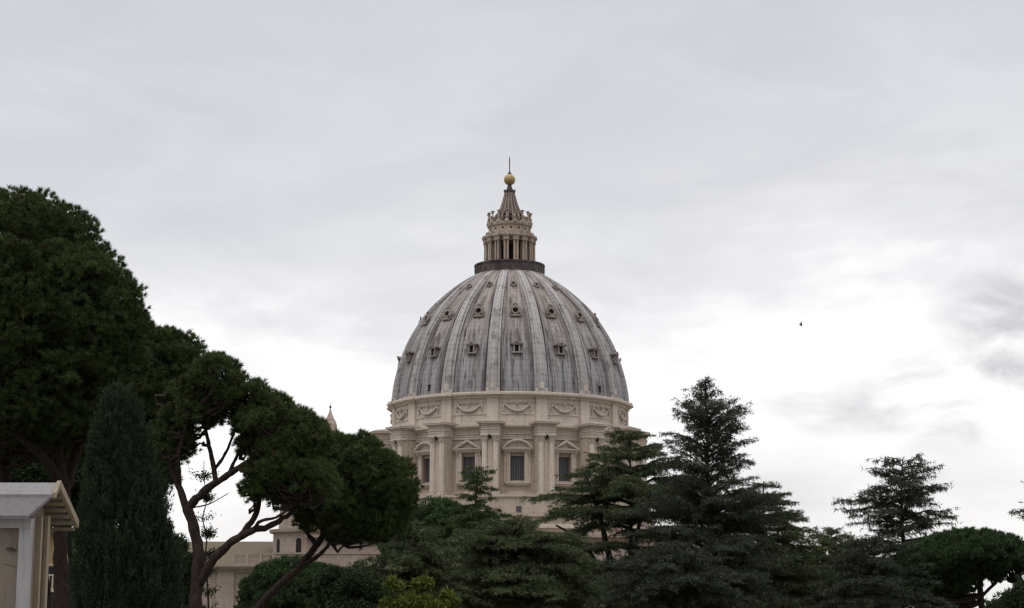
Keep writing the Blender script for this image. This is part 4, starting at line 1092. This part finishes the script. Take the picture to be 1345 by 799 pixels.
# --- cedars
cedar('small cedar with a bent leading shoot, its tip in front of a drum window', 118, (626, 612), 634, [(612, 3), (620, 24), (634, 28), (650, 18), (668, 32), (690, 52), (720, 75), (760, 98), (799, 110)], 31, GC, mat=M_CEDG, nb=95, dens=10, L=.36, w=.05, droop=.32, rise=.22, tiers=15, flat=.7)
cedar('tall dark cedar with a shaggy pointed top, the highest on the right of the church', 98, (927, 497), 930, [(497, 2), (512, 9), (528, 22), (546, 36), (562, 56), (577, 64), (592, 56), (608, 50), (630, 56), (655, 66), (690, 95), (740, 115), (799, 125)], 32, GC, mat=M_CEDB, nb=205, dens=9.5, L=.32, w=.04, droop=.32, rise=.50, hang=.55, tr=.36, twl=.40)
cedar('broad cedar with layered plates and clustered dark trunks, right in front of the drum', 108, (828, 566), 822, [(566, 10), (578, 36), (598, 54), (620, 66), (642, 100), (662, 128), (690, 124), (720, 105), (760, 110), (799, 125)], 33, GC, mat=M_CED, nb=125, dens=11, L=.36, w=.05, droop=.26, rise=.18, tr=.36, tiers=10, flat=.6, twl=.40, gaps=[(688, 755, .62)],
      trunks=[([(800, 830, 0), (800, 740, -.3), (792, 690, -.5), (778, 650, -.6), (770, 625, -.6)], .3, .08), ([(812, 830, 0), (822, 760, -.4), (838, 700, -.5), (846, 640, -.5)], .26, .07), ([(803, 790, 0), (785, 740, -.5), (762, 712, -.8), (730, 690, -1)], .18, .06)])
cedar('layered cedar with flat drooping plates, close to the right of the tall dark cedar', 112, (1003, 632), 1000, [(632, 5), (645, 30), (665, 46), (685, 60), (710, 72), (740, 85), (770, 105), (799, 120)], 34, GC, nb=135, dens=9, L=.36, w=.048, droop=.24, rise=.16, hang=.22, tiers=12, flat=.5)
cedar('short pointed cedar, lowest tip between the two taller cedars on the right', 125, (1092, 694), 1092, [(694, 4), (706, 22), (720, 42), (738, 62), (760, 80), (799, 100)], 35, GC, nb=95, dens=9, L=.4, w=.055, droop=.22, rise=.24, tiers=9, flat=.6)
cedar('open cedar with gaps between its tiers, standing against the sky near the right edge', 105, (1186, 602), 1184, [(602, 18), (612, 40), (630, 50), (650, 66), (668, 86), (690, 66), (715, 66), (745, 82), (775, 98), (799, 110)], 36, GC, mat=M_CEDB, nb=92, dens=8, L=.42, w=.047, droop=.20, rise=.17, hang=.58, sp_per_m=13, tiers=11, flat=.8)
cedar('cedar mostly out of the picture, its branch tips reaching in at the right edge', 92, (1400, 545), 1398, [(545, 5), (590, 40), (620, 60), (650, 60), (685, 84), (720, 62), (770, 60), (799, 60)], 37, GC, mat=M_CEDB, nb=80, dens=8, L=.36, w=.045, droop=.18, rise=.2, hang=.4, tiers=8, flat=.6)
cedar('wide low cedar in front of the drum base, left of the clustered trunks', 96, (678, 684), 672, [(684, 10), (698, 55), (718, 92), (750, 110), (775, 125), (799, 130)], 38, GC, nb=115, dens=9, L=.36, w=.05, droop=.30, rise=.20, hang=.3, tiers=9, flat=.55)
cedar('dark low cedar under the low pine crown, left of the church drum', 92, (540, 688), 540, [(688, 12), (702, 40), (722, 62), (750, 80), (775, 92), (799, 100)], 39, GC, mat=M_CED, nb=85, dens=9, L=.36, w=.05, droop=.30, rise=.22, hang=.3, tiers=9, flat=.55)
cedar('wide low cedar below the tall dark cedar, near the bottom edge', 88, (885, 715), 885, [(715, 10), (728, 40), (745, 70), (770, 95), (799, 110)], 40, GC, mat=M_CEDB, nb=70, dens=9, L=.34, w=.045, droop=.28, rise=.22, hang=.3, tiers=7, flat=.6)
cedar('low cedar with drooping plates near the bottom edge, left of the flat topped pine', 94, (1150, 706), 1150, [(706, 10), (720, 40), (745, 66), (775, 90), (799, 100)], 41, GC, mat=M_CEDB, nb=70, dens=9, L=.34, w=.045, droop=.28, rise=.22, hang=.3, tiers=7, flat=.6)

# --- broad-leaved trees and shrubs
bushy('rounded green holm oak behind the small cedar, level with the foot of the columns', 150, [(575, 700, 0, 62, 46, 3.5), (620, 705, 0, 50, 44, 3.2), (540, 715, 0, 45, 40, 3.0)], 51, M_PINE2, name='holm_oak', clump=.9, leaves=420, L=.3, w=.11)
bushy('dark evergreen oak behind the clustered cedar trunks, low in front of the church', 132, [(700, 765, 0, 70, 48, 3.5), (770, 768, 0, 60, 40, 3.5), (860, 765, 0, 55, 45, 3.5)], 57, M_OAK, name='holm_oak', clump=.8, leaves=380, L=.26, w=.09)
bushy('dark evergreen oak low behind the cedars between the tall dark one and the open one', 138, [(960, 770, 0, 60, 50, 3.5), (1030, 765, 0, 60, 50, 3.5), (1100, 775, 0, 55, 42, 3.5)], 58, M_OAK, name='holm_oak', clump=.8, leaves=380, L=.26, w=.09)
bushy('dark evergreen oak filling the gap behind the pine trunks on the left', 88, [(40, 640, 0, 75, 85, 3.2), (120, 620, 0, 80, 90, 3.2), (-40, 640, 0, 75, 95, 3.2), (195, 620, 1, 38, 60, 2.0), (92, 668, 0, 48, 28, 2.4)], 52, M_OAK, name='holm_oak', clump=.9, leaves=420, L=.26, w=.10)
bushy('low dark evergreen bush at the foot of the forked pine, right of the cypress', 62, [(242, 770, 0, 24, 55, 1.2), (232, 740, 0, 14, 40, .8)], 53, M_OAK, name='evergreen_bush', clump=.45, leaves=260, L=.14, w=.06, tr=.08, cat='bush')
bushy('yellow green shrub at the bottom edge, left of the low cedars', 58, [(545, 796, 0, 28, 22, .9), (574, 803, 0, 22, 18, .8), (515, 800, 0, 16, 20, .5), (518, 768, 0, 7, 14, .25), (555, 768, 0, 14, 12, .4), (590, 786, 0, 8, 12, .3)], 54, M_YEL, name='yellow_shrub', clump=.20, leaves=36, L=.15, w=.06, tr=.05, cat='shrub')
bushy('loose green shrub in the bottom right corner', 70, [(1330, 794, 0, 24, 20, .8), (1352, 785, 0, 24, 26, .8), (1312, 804, 0, 16, 14, .6)], 55, M_OAK, name='evergreen_bush', clump=.35, leaves=160, L=.14, w=.06, tr=.06, cat='bush')
bushy('dark evergreen bush beside the round topped pine at the bottom edge', 78, [(470, 790, 0, 45, 48, 2.0), (440, 770, 0, 28, 32, 1.3)], 56, M_OAK, name='evergreen_bush', clump=.55, leaves=320, L=.18, w=.07, tr=.12, cat='bush')

def sapling():
    rng = np.random.default_rng(61); Y = 58.5; T = MB(); O = []; Dv = []
    F = P(271, 800, Y); base = np.array((F[0], F[1], gz(Y))); A = P(268, 605, Y)
    st = wobble([base, P(272, 720, Y), A], 14, .05, rng); T.tube(st, np.linspace(.05, .012, 14), 6)
    for i in range(46):
        k = rng.integers(3, 13); p = st[k]; a = rng.uniform(0, 2 * pi); l = rng.uniform(.15, .55)
        q = np.array([p, p + (sin(a) * l * .5, cos(a) * l * .5, l * .3), p + (sin(a) * l, cos(a) * l, l * .45)]); T.tube(q, [.012, .008, .004], 4)
        n = 60; u = rng.random(n)[:, None]; O.append(q[0] + (q[2] - q[0]) * u + rng.normal(size=(n, 3)) * .07); Dv.append(unit(rng, n))
    O = np.concatenate(O); Dv = np.concatenate(Dv)
    me = leaf_mesh('crown', O, Dv, .09, .04, np.clip(rng.normal(.5, .2, len(O)), 0, .96), rng=rng)
    tree('sapling', 'thin upright sapling with sparse leaves, close behind the forked trunk', base, None, T, M_BARKD, me, M_OAK)
sapling()

# ================================================================ kiosk at the left edge
def weathered(name, c, *a):
    m, t, b = principled(name); p = geo_pos(t)
    n = t.noise(p, 2.5, 6, .65); st = t.noise(t.mapping(p, (22, 22, 1.6)), 1.0, 5, .65); sp = t.noise(p, 45, 3, .6)
    col = t.mix(n, tuple(x * .82 for x in c), tuple(x * 1.12 for x in c))
    col = t.mix(t.math('MULTIPLY', t.smooth(st, .48, .72), .55), col, tuple(x * .45 for x in c))
    col = t.mix(t.math('MULTIPLY', t.smooth(sp, .62, .75), .4), col, tuple(x * .5 for x in c))
    t.l.new(col, b.inputs['Base Color']); b.inputs['Roughness'].default_value = .7
    bump(t, b, n, .3, .02)
    return m

def kiosk():
    Y = 16.0
    corner = P(35.5, 800, Y); ang = R(0)
    k = thing('kiosk', (corner[0], corner[1], 0), 'small garden kiosk with white frame and grey sloping roof, at the left edge', 'kiosk')
    k.rotation_euler = (0, 0, ang)
    white = weathered('white_paint_in_shade', (0.31, 0.30, 0.31), .5, 0, .08, 6); cream = plain('cream_wood', (0.25, 0.205, 0.145), .7, 0, .3, 9); wood = plain('grey_brown_wood', (0.16, 0.125, 0.10), .8, 0, .35, 7)  # frame white lowered so its colour holds the shade of surrounding trees
    felt = weathered('roof_sheet', (0.14, 0.13, 0.132)); felt2 = weathered('ridge_sheet', (0.23, 0.217, 0.22)); panel = weathered('panel_board', (0.18, 0.15, 0.125))  # roof sheets and board also darkened, tree shade put into their base colour
    def zz(py): return P(20, py, Y)[2]
    W, dep = 1.9, .62
    ze = zz(681); zf = zz(694)
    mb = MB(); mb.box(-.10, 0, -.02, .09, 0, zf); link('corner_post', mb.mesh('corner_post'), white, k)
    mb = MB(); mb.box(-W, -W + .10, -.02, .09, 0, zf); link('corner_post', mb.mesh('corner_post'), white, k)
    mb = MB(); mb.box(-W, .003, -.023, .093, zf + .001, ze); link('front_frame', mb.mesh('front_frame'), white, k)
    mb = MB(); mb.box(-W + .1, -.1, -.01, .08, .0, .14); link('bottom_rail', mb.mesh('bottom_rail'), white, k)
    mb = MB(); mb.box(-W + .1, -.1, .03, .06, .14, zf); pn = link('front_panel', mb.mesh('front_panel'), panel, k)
    mb = MB(); z0 = zf - .16
    mb.tube([(-.22, .022, zf - .18), (-.17, .02, zf - .185), (-.13, .022, zf - .20)], [.008, .016, .006], 6); link('panel_hook', mb.mesh('panel_hook'), M_IRON, pn)
    mb = MB(); mb.tube([(-.02 - .1, .024, zf - .20), (-.2, .02, zf - .06), (-.24, .024, zf)], .004, 5); mb.tube([(-.12, .024, zf - .34), (-.24, .02, zf - .30)], .004, 5); link('panel_cord', mb.mesh('panel_cord'), cream, pn)
    # boarded side wall
    mb = MB(); nb = 5; y0 = .09
    for i in range(nb):
        ya = y0 + (dep - y0) * i / nb; yb2 = y0 + (dep - y0) * (i + .93) / nb; mb.box(-.05 - .012 * (i % 2), -.012 - .012 * (i % 2), ya, yb2, 0, ze + .02)
    link('side_wall', mb.mesh('side_wall'), wood, k)
    mb = MB(); mb.box(-.07, .015, dep - .09, dep, 0, ze + .05); mb.box(-.05, .02, .28, .34, 0, ze + .03); link('side_batten', mb.mesh('side_batten'), cream, k)
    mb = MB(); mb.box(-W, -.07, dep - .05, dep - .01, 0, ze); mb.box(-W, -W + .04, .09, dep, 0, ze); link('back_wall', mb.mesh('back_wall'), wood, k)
    # gable roof, ridge along the front
    ov = .135; zr = zz(636.5) + .03; yr = .36; zg = ze + .01
    yf, ybk = -.10, 1.06
    t = .03
    zb_ = ze + .02
    def slab(mb, xa, xb, ya, za, yb3, zb3, th):
        mb.add([(xa, ya, za), (xb, ya, za), (xb, yb3, zb3), (xa, yb3, zb3), (xa, ya, za - th), (xb, ya, za - th), (xb, yb3, zb3 - th), (xa, yb3, zb3 - th)], [(0, 1, 2, 3), (7, 6, 5, 4), (0, 4, 5, 1), (1, 5, 6, 2), (2, 6, 7, 3), (3, 7, 4, 0)])
    f = .62
    mb = MB(); slab(mb, -W - ov, .0, yf, zb_, yf + (yr - yf) * f, zb_ + (zr - zb_) * f, t)
    for q in (2, 6): mb.v[q] = (ov - .01,) + mb.v[q][1:]
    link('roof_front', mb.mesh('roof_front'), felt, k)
    mb = MB(); slab(mb, -W - ov, ov, yf + (yr - yf) * f - .02, zb_ + (zr - zb_) * f + .012, yr, zr + .012, t)
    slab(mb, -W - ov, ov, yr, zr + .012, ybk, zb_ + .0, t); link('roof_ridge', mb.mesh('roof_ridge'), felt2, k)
    mb = MB()
    slab(mb, ov - .003, ov + .035, yr - .02, zr + .03, ybk + .02, zb_ + .015, .075)
    slab(mb, ov - .003, ov + .035, yf + (yr - yf) * f, zb_ + (zr - zb_) * f + .03, yr - .02, zr + .03, .05)
    link('bargeboard', mb.mesh('bargeboard'), cream, k)
    mb = MB()
    for i in range(7):
        q = i / 6.0; ya = yr + (ybk - yr) * q; za = zr + (zb_ - zr) * q - .055; mb.box(-.5, ov - .006, ya - .022, ya + .022, za - .03, za)
    link('eave_slat', mb.mesh('eave_slat'), cream, k)
    mb = MB(); mb.prism([(0.0, 0.0), (1, 0), (0.5, 1)], 0, .03)
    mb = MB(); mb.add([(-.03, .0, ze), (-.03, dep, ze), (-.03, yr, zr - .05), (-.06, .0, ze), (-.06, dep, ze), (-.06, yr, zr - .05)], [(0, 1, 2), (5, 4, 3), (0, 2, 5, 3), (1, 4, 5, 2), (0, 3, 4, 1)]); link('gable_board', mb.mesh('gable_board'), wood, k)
kiosk()

# ================================================================ ochre house seen under the pines
def house():
    Y = 130.0
    def L(px): return P(px, 760, Y)[0]
    def Z(py): return P(80, py, Y)[2]
    cx = L(70); h = thing('ochre_house', (cx, Y, gz(Y)), 'ochre plastered house with a balcony, glimpsed under the pines beside the kiosk', 'house')
    g = gz(Y); lx = lambda px: L(px) - cx; lz = lambda py: Z(py) - g
    ochre = plain('ochre_plaster', (0.32, 0.23, 0.13), .9, 0, .2, .6); pale = plain('pale_plaster', (0.50, 0.43, 0.36), .9, 0, .12, .6)
    mb = MB(); mb.box(lx(-60), lx(180), 0, 12, -1, lz(700)); link('wall', mb.mesh('wall'), ochre, h)
    mb = MB(); mb.box(lx(-60) - .6, lx(180) + .6, -.6, 12.6, lz(700) + .002, lz(694)); rf = link('roof', mb.mesh('roof'), plain('brown_roof', (0.16, 0.11, 0.08)), h)
    mb = MB(); mb.box(lx(-50), lx(150), -1.6, -.003, lz(778), lz(775)); mb.box(lx(-50), lx(150), -.5, -.002, lz(795), lz(790)); bl = link('balcony', mb.mesh('balcony'), pale, h)
    mb = MB(); z0, z1 = lz(775) + .002, lz(757)
    for x in np.arange(lx(-50), lx(150), .28): mb.box(x, x + .1, -1.55, -1.47, z0, z1)
    mb.box(lx(-50), lx(150), -1.58, -1.44, z1, z1 + .1); link('balcony_railing', mb.mesh('balcony_railing'), pale, bl)
    for px in (28, 64, 92, 128):
        mb = MB(); mb.box(lx(px) - .45, lx(px) + .45, -.04, .3, lz(772), lz(745)); w = link('window', mb.mesh('window'), M_HOLE, h)
        mb = MB(); mb.box(lx(px) - .6, lx(px) - .45, -.10, .2, lz(773), lz(743)); mb.box(lx(px) + .45, lx(px) + .6, -.10, .2, lz(773), lz(743)); mb.box(lx(px) - .6, lx(px) + .6, -.1, .2, lz(743) + .002, lz(741)); link('window_frame', mb.mesh('window_frame'), pale, w)
house()

# ================================================================ bird
def bird():
    Y = 150.0; c = P(1052.3, 426.0, Y)
    b = thing('bird', tuple(c), 'tiny dark bird gliding in the white sky, right of the dome', 'bird')
    T = MB(); T.tube([(0, -.02, -.24), (.0, 0, -.14), (.0, .01, 0), (0, 0, .13), (0, -.01, .2), (0, -.02, .25)], [.02, .06, .075, .05, .045, .01], 8)
    m = plain('bird_feathers', (.05, .05, .055)); link('body', T.mesh('body', 60), m, b)
    for s in (-1, 1):
        T = MB(); T.add([(s * .03, 0, .08), (s * .03, .0, -.08), (s * .10, .14, -.06), (s * .12, .30, -.12), (s * .11, .15, .07), (s * .045, 0, .08), (s * .045, 0, -.08), (s * .115, .14, -.06), (s * .125, .15, .07)],
                        [(0, 1, 2, 4), (4, 2, 3), (5, 8, 7, 6), (8, 3, 7), (0, 4, 8, 5), (1, 6, 7, 2), (4, 3, 8), (2, 7, 3), (0, 5, 6, 1)]); link('wing', T.mesh('wing'), m, b)
bird()
